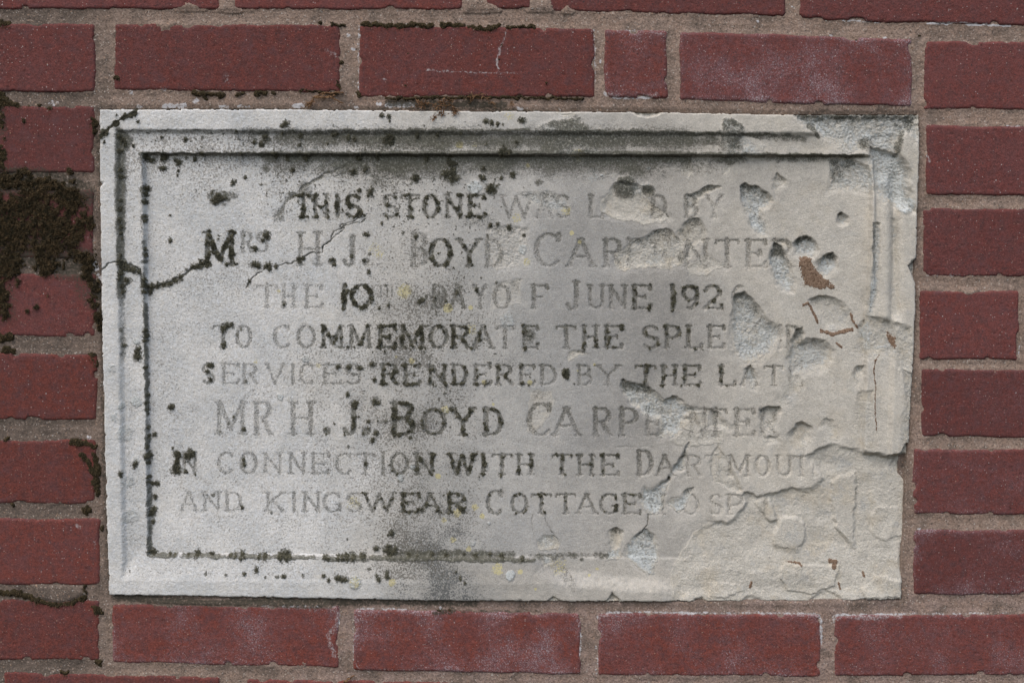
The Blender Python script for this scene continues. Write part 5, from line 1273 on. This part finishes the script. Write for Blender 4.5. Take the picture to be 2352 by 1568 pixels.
relief_patch('dried_root', line_mask('BR', [(1086, 885), (1096, 925)], 8, 1), M_ROOT, 'tiny upright brown root scrap above the biggest notch of the bottom edge', 'dried root', RG)
relief_patch('dried_root', line_mask('BR', [(490, 880), (480, 915)], 9, 1.5), M_ROOT, 'tiny brown root scrap leftmost along the broken foot of the plaque', 'dried root', RG)


def tubes(name, lines, r0, mat, parent=None, loc=(0, 0, 0)):
    """thin bent stems of real thickness joined into one mesh"""
    vs, fs = [], []
    for ln in lines:
        base = len(vs)
        n = len(ln)
        for i, p in enumerate(ln):
            p = Vector(p)
            d = (Vector(ln[min(i + 1, n - 1)]) - Vector(ln[max(i - 1, 0)])).normalized()
            a = d.orthogonal().normalized(); b = d.cross(a)
            r = r0 * (1 - .55 * i / max(1, n - 1)) * random.uniform(.8, 1.2)
            for k in range(6):
                t = k * math.pi / 3
                q = p + (a * math.cos(t) + b * math.sin(t)) * r - Vector(loc)
                vs.append(tuple(q))
        for i in range(n - 1):
            for k in range(6):
                fs.append((base + i * 6 + k, base + i * 6 + (k + 1) % 6, base + (i + 1) * 6 + (k + 1) % 6, base + (i + 1) * 6 + k))
        fs.append(tuple(base + k for k in range(5, -1, -1))); fs.append(tuple(base + (n - 1) * 6 + k for k in range(6)))
    me = bpy.data.meshes.new(name); me.from_pydata(vs, [], fs)
    me.polygons.foreach_set('use_smooth', [True] * len(me.polygons)); me.update()
    return make_obj(name, me, parent, mat)


def stem_line(view, pts, lift=.0015, sub=4, jit=.0006):
    P = cv(view, pts); out = []
    for a, b in zip(P[:-1], P[1:]):
        for t in np.linspace(0, 1, sub, endpoint=False):
            out.append(a + (b - a) * t)
    out.append(P[-1])
    x, z = wall_xz([p[0] for p in out], [p[1] for p in out], -.002)
    return [(float(x[i]) + random.uniform(-jit, jit), -lift - random.uniform(0, .0012), float(z[i]) + random.uniform(-jit, jit)) for i in range(len(out))]


def sprig(label, view, lines, r, leaf_n, seed):
    L = [stem_line(view, p) for p in lines]
    x0, y0, z0 = L[0][0]
    e = empty('dry_sprig', (x0, 0, z0))
    e['label'] = label; e['category'] = 'dry sprig'
    tubes('stem', L, r, M_TWIG, e, (x0, 0, z0))
    if leaf_n:
        r_ = np.random.default_rng(seed)
        allp = np.array([p for l in L for p in l])
        pts = allp[r_.integers(0, len(allp), leaf_n)] + r_.normal(0, .0012, (leaf_n, 3)) - np.array([x0, 0, z0])
        b = blades('leaf', pts, .0035, M_TWIG, e, .2, seed, .2)
        b['kind'] = 'stuff'


sprig('reddish dry sprig hanging from the joint over the plaque top border', 'TM', [[(500, 690), (560, 705), (640, 722), (665, 765), (630, 795), (598, 815)], [(640, 722), (740, 725), (760, 755), (790, 785)], [(560, 700), (540, 720), (500, 725)], [(660, 690), (700, 690), (770, 672)], [(665, 765), (668, 790)], [(760, 755), (745, 775)]], .00042, 260, 21)
sprig('ochre dry root strand curled in the joint above the top border left of the sprig', 'TL', [[(2105, 735), (2130, 700), (2150, 665), (2210, 640), (2300, 632), (2350, 640)], [(2150, 665), (2250, 660), (2352, 710)], [(2130, 700), (2100, 712), (2085, 730)]], .0011, 60, 22)
sprig('red brown thread of dry stem on the joint at the bottom edge of the picture', 'BM', [[(10, 1560), (35, 1535), (75, 1512)], [(0, 1556), (28, 1552)]], .0012, 0, 23)
sprig('reddish dry stems lodged in the joint between the upper brick and the plaque', 'TM', [[(840, 665), (920, 650), (965, 645)], [(940, 655), (1000, 690), (1050, 720)], [(870, 640), (880, 670), (860, 700)], [(1150, 690), (1130, 720), (1140, 740)]], .00038, 70, 24)
